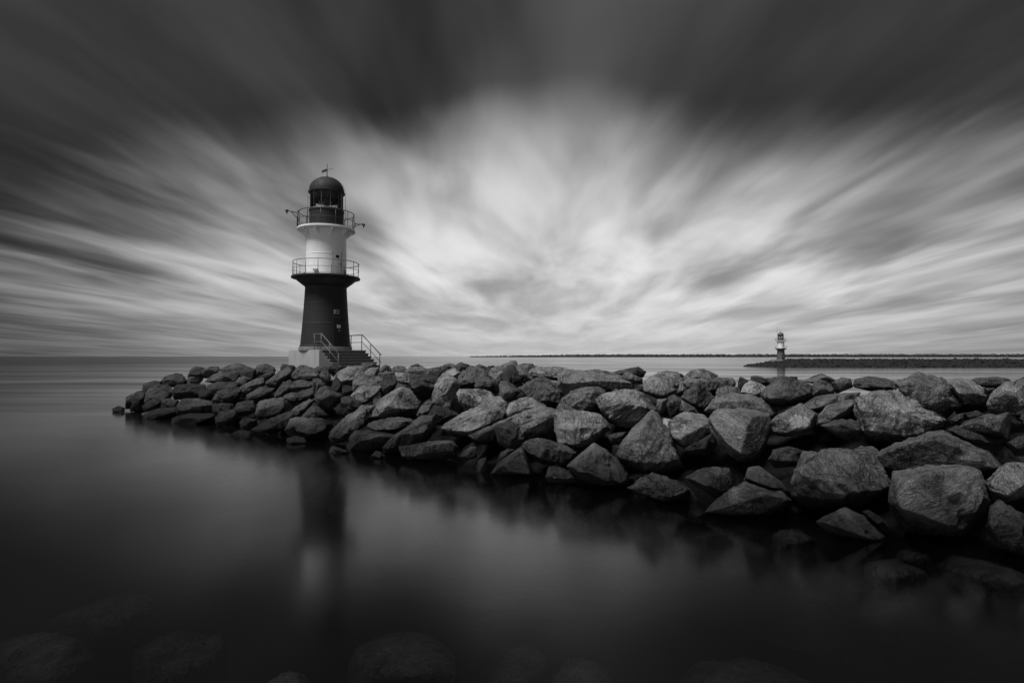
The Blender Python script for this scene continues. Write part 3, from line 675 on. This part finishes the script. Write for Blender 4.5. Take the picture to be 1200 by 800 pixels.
# ------------------------------------------------------------------ sea and sea bed
def plane(name, z, size, mat, kind='structure', y0=0):
    bm = bmesh.new(); n = 48; rr = [0, 5, 12, 25, 60, 150, 500, 2000, 8000, size]
    cv = bm.verts.new((0, y0, z)); prev = None
    for r in rr[1:]:
        cur = [bm.verts.new((r*math.cos(2*PI*k/n), y0+r*math.sin(2*PI*k/n), z)) for k in range(n)]
        for k in range(n):
            if prev: bm.faces.new((prev[k], cur[k], cur[(k+1) % n], prev[(k+1) % n]))
            else: bm.faces.new((cv, cur[k], cur[(k+1) % n]))
        prev = cur
    o = from_bm(name, bm, mat); o['kind'] = kind
    for p in o.data.polygons:
        if p.normal.z < 0: p.flip()
    return o
def water_mat():
    m, nt, out = new_mat('long_exposure_sea')
    geo = N(nt, 'ShaderNodeNewGeometry'); pos = geo.outputs['Position']
    mp = N(nt, 'ShaderNodeMapping'); mp.inputs['Scale'].default_value = (.012, .10, 1); nt.links.new(pos, mp.inputs[0])
    band = noise(nt, mp.outputs[0], 1.0, 6, .6, .3)
    mp2 = N(nt, 'ShaderNodeMapping'); mp2.inputs['Scale'].default_value = (.35, .5, 1); nt.links.new(pos, mp2.inputs[0])
    cl = noise(nt, mp2.outputs[0], .5, 4, .5)
    ln = N(nt, 'ShaderNodeVectorMath'); ln.operation = 'LENGTH'; nt.links.new(pos, ln.inputs[0]); dist = ln.outputs['Value']
    rip = noise(nt, pos, 7.0, 5, .6)
    swell = noise(nt, pos, .6, 3, .5)
    h = math_(nt, 'ADD', math_(nt, 'MULTIPLY', rip, .004), math_(nt, 'MULTIPLY', swell, .02))
    bp = N(nt, 'ShaderNodeBump'); bp.inputs['Strength'].default_value = .15; bp.inputs['Distance'].default_value = 1.0
    nt.links.new(h, bp.inputs['Height'])
    fr = N(nt, 'ShaderNodeFresnel'); fr.inputs['IOR'].default_value = 1.8
    gl = N(nt, 'ShaderNodeBsdfAnisotropic') if False else N(nt, 'ShaderNodeBsdfGlossy')
    nt.links.new(math_(nt, 'ADD', .09, math_(nt, 'MULTIPLY', band, .09)), gl.inputs['Roughness'])
    nt.links.new(bp.outputs[0], gl.inputs['Normal'])
    far = smooth(nt, dist, 24, 70)
    dim = math_(nt, 'MULTIPLY', smooth(nt, band, .38, .62, 0, 1), 1.0)
    g = math_(nt, 'SUBTRACT', 1.0, math_(nt, 'MULTIPLY', math_(nt, 'MULTIPLY', dim, far), .45))
    sxx = N(nt, 'ShaderNodeSeparateXYZ'); nt.links.new(pos, sxx.inputs[0])      # open sea outside the harbour mouth: dimmer reflection put into the gloss colour
    opensea = math_(nt, 'MULTIPLY', smooth(nt, math_(nt, 'DIVIDE', sxx.outputs[0], math_(nt, 'ADD', dist, 1.0)), .0, -.5), smooth(nt, dist, 60, 400))
    g = math_(nt, 'MULTIPLY', g, math_(nt, 'SUBTRACT', 1.0, math_(nt, 'MULTIPLY', opensea, .45)))
    g = math_(nt, 'MULTIPLY', g, smooth(nt, cl, .2, .8, .88, 1.0))
    nt.links.new(grey(nt, g), gl.inputs['Color'])
    tr = N(nt, 'ShaderNodeBsdfTransparent'); tr.inputs[0].default_value = (.6, .6, .6, 1)
    mx = N(nt, 'ShaderNodeMixShader'); nt.links.new(fr.outputs[0], mx.inputs[0]); nt.links.new(tr.outputs[0], mx.inputs[1]); nt.links.new(gl.outputs[0], mx.inputs[2])
    nt.links.new(mx.outputs[0], out.inputs[0]); return m
plane('sea_water', 0.0, 40000, water_mat())
M_bed = paint('sea_bed_sand', .003, .9, .4, streak=False, scale=.5)
M_bed.node_tree.nodes['Principled BSDF'].inputs['Specular IOR Level'].default_value = 0
plane('sea_bed', -1.6, 40000, M_bed)

# ------------------------------------------------------------------ lighthouse
def gallery(root, r, z, th, cone, deckmat, railmat, rail_h, posts, nmid, brackets, r_t, detail=True):
    bm = bmesh.new()
    add_lathe(bm, [(r_t*.6, z), (r, z), (r+.02, z-.02), (r+.02, z-th), (r-.04, z-th-.01), (cone[0][0], z-th-.03)]+cone[1:]+[(r_t*.9, cone[-1][1]-.02)], 72)
    deck = smooth_by_angle(from_bm('gallery_deck', bm, deckmat, root))
    if brackets:
        for k in range(brackets):
            a = 2*PI*(k+.35)/brackets; bm = bmesh.new()
            c, s = math.cos(a), math.sin(a); t = .03
            pr = [(r_t-.02, z-th-.02), (r-.12, z-th-.02), (r-.12, z-th-.1), (r_t-.02, z-th-.48)]
            vs = [[bm.verts.new((x*c-dy*s, x*s+dy*c, zz)) for x, zz in pr] for dy in (-t, t)]
            bm.faces.new(vs[0]); bm.faces.new(vs[1][::-1])
            for i in range(4): bm.faces.new((vs[0][i], vs[1][i], vs[1][(i+1) % 4], vs[0][(i+1) % 4]))
            from_bm('bracket', bm, deckmat, deck)
    bm = bmesh.new(); rr = r-.07
    add_tube(bm, ring(rr, z+rail_h, 72), .024 if detail else .04, 8, True)
    for m in range(nmid): add_tube(bm, ring(rr, z+rail_h*(m+1)/(nmid+1), 72), .014, 6, True)
    add_tube(bm, ring(rr, z+.06, 72), .014, 6, True)
    for k in range(posts):
        a = 2*PI*(k+.2)/posts
        add_tube(bm, [(rr*math.cos(a), rr*math.sin(a), z), (rr*math.cos(a), rr*math.sin(a), z+rail_h)], .02, 6)
    rl = from_bm('railing', bm, railmat, root, True)
    return deck

def lighthouse(name, label, loc, k=1.0, far=False):
    root = thing(name, label, 'lighthouse', loc)
    lower = M_grn if far else M_dark
    zb = 0.0                                  # foot of the steel tower
    # face angle towards the camera
    fa = math.atan2(-loc[1], -loc[0])
    def bend(r, a, z): return Vector((r*math.cos(fa+a), r*math.sin(fa+a), z))
    # lower tower with plate joints
    pr = [(0, 0), (1.60, 0), (1.60, .08), (1.575, .1)]
    zs = np.linspace(.12, 4.35, 24)
    for i, z in enumerate(zs):
        t = z/4.35; r = 1.57-.30*t+.05*math.sin(PI*t)*-.6
        if i in (7, 14, 20): pr += [(r, z), (r+.006, z+.015), (r+.006, z+.045), (r, z+.06)]
        else: pr.append((r, z))
    pr += [(1.27, 4.55)]
    bm = bmesh.new(); add_lathe(bm, pr, 96); smooth_by_angle(from_bm('lower_tower', bm, lower, root), 25)
    # lower gallery with dark bowl underside
    cone = [(1.95, 0), (1.75, 4.22), (1.50, 4.02), (1.31, 3.88)]
    gallery(root, 2.13, 4.52, .10, cone, M_darkm if not far else M_dark, M_grail, .92, 16, 1, 0, 1.27)
    # the ribs of the bowl
    # upper tower, white
    bm = bmesh.new(); add_lathe(bm, [(1.27, 4.5), (1.285, 4.53), (1.27, 4.6), (1.265, 5.9), (1.275, 5.92), (1.275, 5.96), (1.265, 5.98), (1.26, 7.55)], 96)
    smooth_by_angle(from_bm('upper_tower', bm, M_white, root), 25)
    cone2 = [(1.74, 0), (1.36, 7.50), (1.30, 7.42), (1.27, 7.3)]
    gallery(root, 1.80, 7.66, .11, cone2, M_white, M_rail, 1.02, 12, 1, 10, 1.26)
    # lantern
    bm = bmesh.new(); add_lathe(bm, [(1.12, 7.64), (1.12, 7.74), (1.075, 7.76), (1.075, 8.76), (1.11, 8.79), (1.11, 8.86), (1.0, 8.87), (.9, 8.87)], 72)
    base = smooth_by_angle(from_bm('lantern_base', bm, lower if far else M_dark, root), 25)
    G0, G1 = 8.88, 10.03
    bm = bmesh.new(); npan = 12; rg_ = 1.05
    for q in range(npan):
        a = 2*PI*q/npan; b = 2*PI*(q+1)/npan
        A0 = (rg_*math.cos(a), rg_*math.sin(a), G0); A1 = (rg_*math.cos(a), rg_*math.sin(a), G1)
        B0 = (rg_*math.cos(b), rg_*math.sin(b), G0); B1 = (rg_*math.cos(b), rg_*math.sin(b), G1)
        add_tube(bm, [A0, A1], .022 if q % 3 == 0 else .013, 6)
        if q % 2: add_tube(bm, [A0, B1], .011, 6)
        else: add_tube(bm, [B0, A1], .011, 6)
    add_tube(bm, ring(rg_+.01, G0+.02, 48), .035, 6, True); add_tube(bm, ring(rg_+.01, G1, 48), .04, 6, True)
    ast = from_bm('glazing_bars', bm, M_bar, root)
    bm = bmesh.new(); add_lathe(bm, [(1.03, G0), (1.03, G1)], npan*4)
    from_bm('lantern_glass', bm, M_glass, root)
    bm = bmesh.new()
    add_lathe(bm, [(0, 8.9), (.16, 8.9), (.14, 9.2), (.26, 9.35), (.32, 9.58), (.26, 9.82), (.16, 9.95), (0, 9.97)], 32)
    add_lathe(bm, [(.05, 8.4), (.05, 9.0)], 12)
    from_bm('lamp_lens', bm, M_lens, root, True)
    bm = bmesh.new()
    add_lathe(bm, [(1.02, 9.52), (1.02, G1)], 48)
    from_bm('dark_interior_band', bm, M_darkm, root, True)  # dark sheet added inside the upper panes for the dim roof interior
    # dome
    pr = [(0, 10.0), (1.02, 10.0), (1.13, 10.0), (1.15, 10.02), (1.15, 10.07), (1.11, 10.09)]
    for q in range(1, 17):
        a = PI/2*q/16; pr.append((1.11*math.cos(a)**.92 if q < 16 else 0, 10.09+.99*math.sin(a)))
    bm = bmesh.new(); add_lathe(bm, pr, 72); dome = smooth_by_angle(from_bm('dome', bm, lower if far else M_dark, root), 35)
    bm = bmesh.new(); add_lathe(bm, [(.0, 11.05), (.13, 11.05), (.13, 11.12), (.07, 11.17), (0, 11.18)], 20); from_bm('vent_cap', bm, M_darkm, dome, True)
    # maintenance rails around the lantern
    for a in (-PI/2-.12, PI/2+.05):
        pts = [bend(1.18, a, 7.66), bend(1.18, a, 10.1)]
        for q in range(1, 8):
            t = PI/2*q/8; pts.append(bend(1.18*math.cos(t), a, 10.1+1.06*math.sin(t)))
        bm = bmesh.new(); add_tube(bm, pts, .010, 6)
        for zq in (8.3, 9.0, 9.7): add_tube(bm, [bend(1.08, a, zq), bend(1.18, a, zq)], .012, 6)
        from_bm('ladder_rail', bm, M_grail if a < 0 else M_rail, root, True)
    # weather vane
    bm = bmesh.new(); add_tube(bm, [(0, 0, 11.1), (0, 0, 11.95)], .028, 8)
    vane = from_bm('weather_vane', bm, M_rail, root, True)
    rx = Vector((-math.sin(fa), math.cos(fa), 0))     # to the viewer's right
    bm = bmesh.new(); z0 = Vector((0, 0, 11.57))
    add_tube(bm, [z0-rx*.30-Vector((0, 0, .13)), z0+rx*.38+Vector((0, 0, .17))], .016, 6)
    P4 = [(-.34, -.22), (-.30, -.04), (-.02, .09), (0.02, -.06)]
    vs = [[bm.verts.new(z0+rx*x+Vector((0, 0, z))+Vector((math.cos(fa), math.sin(fa), 0))*t) for x, z in P4] for t in (-.01, .01)]
    bm.faces.new(vs[0]); bm.faces.new(vs[1][::-1])
    for i in range(4): bm.faces.new((vs[0][i], vs[1][i], vs[1][(i+1) % 4], vs[0][(i+1) % 4]))
    from_bm('arrow', bm, M_darkm, vane)
    # lamp arms on the upper gallery
    for a, z0_, up in ((-1.52, 8.58, .12), (1.25, 8.02, -.02)):
        bm = bmesh.new(); r0 = 1.78
        add_tube(bm, [bend(r0, a, 7.6), bend(r0, a, 8.75 if a < 0 else 8.6)], .05 if a < 0 else .035, 8)
        e = bend(2.42, a, z0_+up)
        add_tube(bm, [bend(r0, a, z0_), e], .028, 8); add_tube(bm, [bend(r0, a, z0_-.35 if a < 0 else z0_-.2), bend(2.2, a, z0_+up*.7)], .022, 8)
        arm = from_bm('lamp_arm', bm, M_darkm, root, True)
        bm = bmesh.new(); R_ = Matrix.Rotation(fa+a, 4, 'Z') @ Matrix.Rotation(.35, 4, 'Y')
        add_box(bm, e+Vector((0, 0, -.03)), (.2, .13, .14), rot=R_, bevel=.03)
        add_tube(bm, [e+Vector((0, 0, -.06)), e+Vector((0, 0, -.2))], .045, 8)
        from_bm('floodlight', bm, M_darkm, arm)
        if a > 0:
            bm = bmesh.new(); add_box(bm, bend(1.84, a-.08, 7.95), (.12, .24, .34), rz=fa+a, bevel=.015); from_bm('junction_box', bm, M_platg, arm)
    # helper to lay curved plates on the tower
    def plate(r, a0, a1, z0, z1, t, nm, mat, par, r1=None, seg=8):
        bm = bmesh.new(); r1 = r if r1 is None else r1
        def P(rad_add, a, z):
            f = (z-z0)/(z1-z0); rr = r+(r1-r)*f+rad_add; return bm.verts.new(bend(rr, a, z))
        g = [[(P(-.03, a0+(a1-a0)*i/seg, z), P(t, a0+(a1-a0)*i/seg, z)) for i in range(seg+1)] for z in (z0, z1)]
        for i in range(seg):
            bm.faces.new((g[0][i][1], g[0][i+1][1], g[1][i+1][1], g[1][i][1]))
            bm.faces.new((g[1][i][0], g[1][i+1][0], g[1][i+1][1], g[1][i][1]))
            bm.faces.new((g[0][i][0], g[0][i+1][0], g[0][i+1][1], g[0][i][1]))
        for i in (0, seg): bm.faces.new((g[0][i][0], g[0][i][1], g[1][i][1], g[1][i][0]))
        return from_bm(nm, bm, mat, par)
    da = .50
    fr_ = plate(1.55, da-.24, da+.22, .05, 1.98, .045, 'door_frame', M_darkm, root, 1.45)
    door = plate(1.55, da-.17, da+.17, .10, 1.80, .09, 'door', M_door, root, 1.46)
    plate(1.48, da-.06, da+.10, 1.17, 1.37, .103, 'notice', M_plate, door)
    plate(1.50, da+.02, da+.06, .98, 1.05, .115, 'handle', M_platg, door)
    sg = plate(1.43, da-.15, da+.08, 2.06, 2.34, .05, 'sign_plate', M_platg, root)
    for q in range(3): plate(1.44, da-.12+.02*q, da+.05-.03*(q % 2), 2.11+.075*q, 2.135+.075*q, .058, 'lettering', M_darkm, sg)
    for q in range(2): plate(1.49, da-.045, da+.08-.03*q, 1.30-.07*q, 1.315-.07*q, .108, 'lettering', M_darkm, door)
    wd = plate(1.265, da-.17, da+.27, 4.60, 6.1, .03, 'gallery_door', M_white, root)
    plate(1.265, da-.04, da+.14, 5.66, 5.84, .045, 'window', M_door, wd)
    plate(1.265, da+.20, da+.24, 5.25, 5.33, .07, 'handle', M_darkm, wd)
    plate(1.265, -.62, -.40, 4.78, 4.90, .12, 'wall_lamp', M_platg, root)
    plate(1.265, 1.02, 1.12, 4.62, 4.95, .12, 'meter_box', M_platg, root)
    for ph in (-.17-.02, .27+.02):
        bm = bmesh.new(); add_tube(bm, [bend(1.30, da+ph, 4.6), bend(1.30, da+ph, 6.12)], .012, 6); from_bm('hinge_rail', bm, M_rail, wd)
    return root, fa

root, fa = lighthouse('lighthouse', 'tall dark and white lighthouse on a concrete base at the near breakwater end', (-12.12, 37.0, 4.02))
# concrete base, stairs
yaw = math.radians(30)
ax = Vector((math.cos(fa), math.sin(fa), 0)); rt = Vector((-math.sin(fa), math.cos(fa), 0))
sd = (Matrix.Rotation(yaw, 3, 'Z') @ ax); sr = Vector((-sd.y, sd.x, 0))  # stair direction (down), its right
ctr = rt*.02
W_, L_ = 3.1, 3.9
rzb = math.atan2(sr.y, sr.x)
bm = bmesh.new(); c = ctr-Vector((0, 0, .22+.8))
add_box(bm, c, (W_, L_, 1.6), rz=rzb, bevel=.03)
fnd = from_bm('foundation', bm, M_conc, root)
bm = bmesh.new(); add_lathe(bm, [(0, -.23), (1.66, -.23), (1.66, -.03), (1.64, -.004), (1.5, -.002)], 48); from_bm('plinth', bm, M_step, fnd, False)
SW = 3.06; nst = 7; run = .30; rise = .185
st0 = ctr+sd*(L_/2); left = -W_/2
bm = bmesh.new()
for k in range(nst):
    z1 = -.24-rise*k; dpt = run*(k+1)
    cc = st0+sd*(run*k+run/2+.004)+sr*(left+.004+SW/2); zb_ = -1.8
    add_box(bm, (cc.x, cc.y, (z1+zb_)/2), (SW-.01, run-.002, z1-zb_), rz=rzb)
stairs = from_bm('stairs', bm, M_riser_shaded, root)
for k in range(nst):
    z1 = -.24-rise*k; cc = st0+sd*(run*k+run/2+.004)+sr*(left+.004+SW/2); bm = bmesh.new()
    add_box(bm, (cc.x+sd.x*.02, cc.y+sd.y*.02, z1-.02), (SW+.03, run+.04, .06), rz=rzb, bevel=.008)
    from_bm('tread', bm, M_step, stairs)
# landing between base and right side
def rail(side_off, mat, flat_len, nm='handrail', post_at=(0, 1)):
    bm = bmesh.new(); o = ctr+sr*side_off; hh = .98
    p0 = o+sd*(L_/2-flat_len)+Vector((0, 0, -.22)); p1 = o+sd*(L_/2+.05)+Vector((0, 0, -.22))
    p2 = o+sd*(L_/2+run*nst)+Vector((0, 0, -.22-rise*nst))
    for h, r in ((hh, .03), (hh*.52, .02)):
        u = Vector((0, 0, h)); add_tube(bm, [p0+u, p1+u, p2+u], r, 8)
    for t in (.15, .95):
        q = p0.lerp(p1, t); add_tube(bm, [q, q+Vector((0, 0, hh))], .026, 8)
    for t in (.45, .93):
        q = p1.lerp(p2, t); add_tube(bm, [q-Vector((0, 0, .15)), q+Vector((0, 0, hh))], .026, 8)
    return from_bm(nm, bm, mat, root, True)
rail(left+SW-.08, M_rail, 1.5)
rail(left+.1, M_bar, .95)

far_root, _ = lighthouse('lighthouse', 'small distant lighthouse with grey lower tower on the far breakwater across the water', (90.2, 191.0, 2.35), far=True)
far_root.scale = (.86, .86, .82)
bm = bmesh.new(); add_box(bm, (0, 0, -.7), (5.2, 5.2, 1.4), rz=.5, bevel=.05); add_box(bm, (2.9, -2, -.9), (2, 1.5, 1), rz=.5); from_bm('foundation', bm, M_step, far_root)
bm = bmesh.new(); add_tube(bm, [(-.9, .9, 7.66), (-.9, .9, 13.6)], .03, 6); from_bm('antenna', bm, M_rail, far_root)

# ------------------------------------------------------------------ far breakwater
def far_mole():
    g = np.random.default_rng(4); V = []; Fs = []; base, Fi = ico(1)
    x0, x1 = 79.0, 340.0; n = 5200
    for k in range(n):
        x = x0+(x1-x0)*g.random()**1.15; w = g.random()
        tipf = min(1, ((x-x0)/16)**.65+.05)
        top = 2.2*tipf; z = top*w-.15; y = 181+w*7.5+g.normal()*.3+(1-tipf)*3
        if g.random() < .3: y = 188+g.random()*6; z = top-.2
        s = g.uniform(.5, 1.05)*(.55+.45*tipf)
        P = base*np.array([s*g.uniform(.8, 1.3), s, s*g.uniform(.55, .85)])*g.uniform(.75, 1.2, (len(base), 1))
        o = len(V); V += (P+np.array([x, y, z])).tolist(); Fs += [[a+o for a in f] for f in Fi]
    me = bpy.data.meshes.new('rock_armour'); me.from_pydata(V, [], Fs)
    o = link('rock_armour', me, M_farrock, None, False); o['kind'] = 'stuff'
    o['label'] = 'long low dark bank of rocks of the far breakwater'; o['category'] = 'breakwater'
    bm = bmesh.new(); add_box(bm, ((x0+x1)/2+14, 190, .75), (x1-x0-10, 8, 2.3), bevel=.6)
    o2 = from_bm('far_breakwater_core', bm, M_farrock); o2['kind'] = 'structure'
M_farrock = paint('far_rock', .007, .85, .6, streak=False, bump=.3, scale=.4)
far_mole()
# far shore: low land with a belt of trees
def far_shore():
    M_sh = paint('far_trees', .045, .9, .25, streak=False, scale=.05)
    bm = bmesh.new(); x0, x1 = -190.0, 4200.0
    pts = [(-190, 2500), (200, 2480), (900, 2440), (4200, 2400), (4200, 3000), (-190, 2560)]
    vs = [bm.verts.new((x, y, 1.2)) for x, y in pts]; vb = [bm.verts.new((x, y-3, -1)) for x, y in pts]
    bm.faces.new(vs)
    for i in range(6): bm.faces.new((vs[i], vb[i], vb[(i+1) % 6], vs[(i+1) % 6]))
    o = from_bm('far_shore', bm, M_sh); o['kind'] = 'structure'
    g = np.random.default_rng(8); base, Fi = ico(2); V = []; Fs = []
    for k in range(2600):
        x = x0+6+(2700-x0)*g.random(); t = (x-x0)/2600
        edge = min(1, (x-x0)/500)
        y = 2515+g.random()*50-t*80; s = g.uniform(3.5, 7)*(.35+.65*edge)
        P = base*np.array([s*1.5, s, s*g.uniform(.8, 1.25)])*g.uniform(.8, 1.2, (len(base), 1))
        o_ = len(V); V += (P+np.array([x, y, 1+s*.55+2.6*t])).tolist(); Fs += [[a+o_ for a in f] for f in Fi]
    me = bpy.data.meshes.new('coastal_wood'); me.from_pydata(V, [], Fs)
    o = link('coastal_wood', me, M_sh, None, False); o['kind'] = 'stuff'
    o['label'] = 'thin dark belt of trees along the far shore on the horizon'; o['category'] = 'wood'
far_shore()
p = at(1179.5, 418, 400)
bm = bmesh.new(); add_tube(bm, [(0, 0, -3), (0, 0, 5.6)], .09, 6); add_tube(bm, [(-.5, 0, 4.9), (.5, 0, 4.9)], .05, 6)
o = from_bm('mast', bm, M_grail); o.location = (p.x, 400, 0.5)
o['label'] = 'thin mast standing above the far breakwater near the right edge'; o['category'] = 'mast'

# ------------------------------------------------------------------ world
SUN_EL, SUN_AZ = math.radians(60), math.radians(228)      # compass style, from +Y clockwise: behind the camera, to the left
w = bpy.data.worlds.new('World'); scene.world = w; w.use_nodes = True
nt = w.node_tree; nt.nodes.clear(); out = N(nt, 'ShaderNodeOutputWorld'); bg = N(nt, 'ShaderNodeBackground')
tc = N(nt, 'ShaderNodeTexCoord'); d = vmath(nt, 'NORMALIZE', tc.outputs['Generated'])
sx = N(nt, 'ShaderNodeSeparateXYZ'); nt.links.new(d, sx.inputs[0]); X, Yd, Z = sx.outputs
zc = math_(nt, 'MAXIMUM', Z, 0.0); zk = math_(nt, 'ADD', zc, .055)
px_ = math_(nt, 'DIVIDE', math_(nt, 'SUBTRACT', X, math_(nt, 'MULTIPLY', Yd, .04)), zk); py_ = math_(nt, 'DIVIDE', Yd, zk)
def cloudvec(a, b, o=0.0, rot=0.0):
    c = N(nt, 'ShaderNodeCombineXYZ'); cr, sr_ = math.cos(rot), math.sin(rot)
    xr = math_(nt, 'ADD', math_(nt, 'MULTIPLY', px_, cr), math_(nt, 'MULTIPLY', py_, sr_))
    yr = math_(nt, 'SUBTRACT', math_(nt, 'MULTIPLY', py_, cr), math_(nt, 'MULTIPLY', px_, sr_))
    nt.links.new(math_(nt, 'MULTIPLY', xr, a), c.inputs[0]); nt.links.new(math_(nt, 'MULTIPLY', yr, b), c.inputs[1]); c.inputs[2].default_value = o
    return c.outputs[0]
n1 = noise(nt, cloudvec(.62, .26, 3.4, .05), 1.0, 2, .45, .35)      # broad banks
n2 = noise(nt, cloudvec(1.5, .42, 9.7, -.05), 1.0, 3, .5, .4)       # patches drawn out by the wind
n3 = noise(nt, cloudvec(3.2, .70, 1.7, .03), 1.0, 4, .55, .3)       # fine wisps
st = math_(nt, 'ADD', math_(nt, 'MULTIPLY', n1, .40), math_(nt, 'ADD', math_(nt, 'MULTIPLY', n2, .46), math_(nt, 'MULTIPLY', n3, .14)))
st = smooth(nt, st, .33, .67, -1, 1)
az = math_(nt, 'ARCTAN2', X, Yd); el = math_(nt, 'ARCSINE', zc)
# bright opening in the overcast: stretched glow ahead, ragged along the streaks
u_ = math_(nt, 'DIVIDE', math_(nt, 'SUBTRACT', az, .12), .66)
v_ = math_(nt, 'DIVIDE', math_(nt, 'SUBTRACT', el, .12), .222)
calm = smooth(nt, el, .0, .14, .15, 1)
st0 = st; st = math_(nt, 'MULTIPLY', st, calm)
rr = math_(nt, 'ADD', math_(nt, 'MULTIPLY', u_, u_), math_(nt, 'MULTIPLY', v_, v_))
rr = math_(nt, 'SUBTRACT', rr, math_(nt, 'MULTIPLY', st, .50))
glow = smooth(nt, rr, 2.1, -.6, 0, 1)
L = math_(nt, 'ADD', math_(nt, 'ADD', smooth(nt, az, -.5, .6, .020, .046), math_(nt, 'MULTIPLY', st0, .026)), math_(nt, 'MULTIPLY', glow, .60))
L = math_(nt, 'MULTIPLY', L, math_(nt, 'ADD', 1.0, math_(nt, 'MULTIPLY', st, .32)))
L = math_(nt, 'ADD', L, smooth(nt, el, .20, .0, 0, .045))
# the sky behind the camera is an even, brighter overcast
back = smooth(nt, Yd, .15, -.5, 0, 1)
L = math_(nt, 'ADD', L, math_(nt, 'MULTIPLY', back, .07))
sky = N(nt, 'ShaderNodeTexSky'); sky.sky_type = 'NISHITA'; sky.sun_disc = False; sky.sun_elevation = SUN_EL; sky.sun_rotation = SUN_AZ
bw = N(nt, 'ShaderNodeRGBToBW'); nt.links.new(sky.outputs[0], bw.inputs[0])
S_ = .1
Lw = math_(nt, 'ADD', math_(nt, 'MULTIPLY', L, .94/S_), math_(nt, 'MULTIPLY', bw.outputs[0], .06))
nt.links.new(grey(nt, Lw), bg.inputs[0]); bg.inputs['Strength'].default_value = S_
nt.links.new(bg.outputs[0], out.inputs[0])
ld = bpy.data.lights.new('sun', 'SUN'); ld.energy = 3.7; ld.angle = math.radians(24); ld.color = (1, 1, 1)
lo = bpy.data.objects.new('sun', ld); COL.objects.link(lo)
dv = Vector((math.sin(SUN_AZ)*math.cos(SUN_EL), math.cos(SUN_AZ)*math.cos(SUN_EL), math.sin(SUN_EL)))
lo.rotation_euler = dv.to_track_quat('Z', 'Y').to_euler(); lo.location = dv*50

scene.render.engine = 'CYCLES'
scene.view_settings.view_transform = 'Standard'; scene.view_settings.look = 'None'; scene.view_settings.exposure = 0
scene.cycles.max_bounces = 6; scene.cycles.transparent_max_bounces = 12
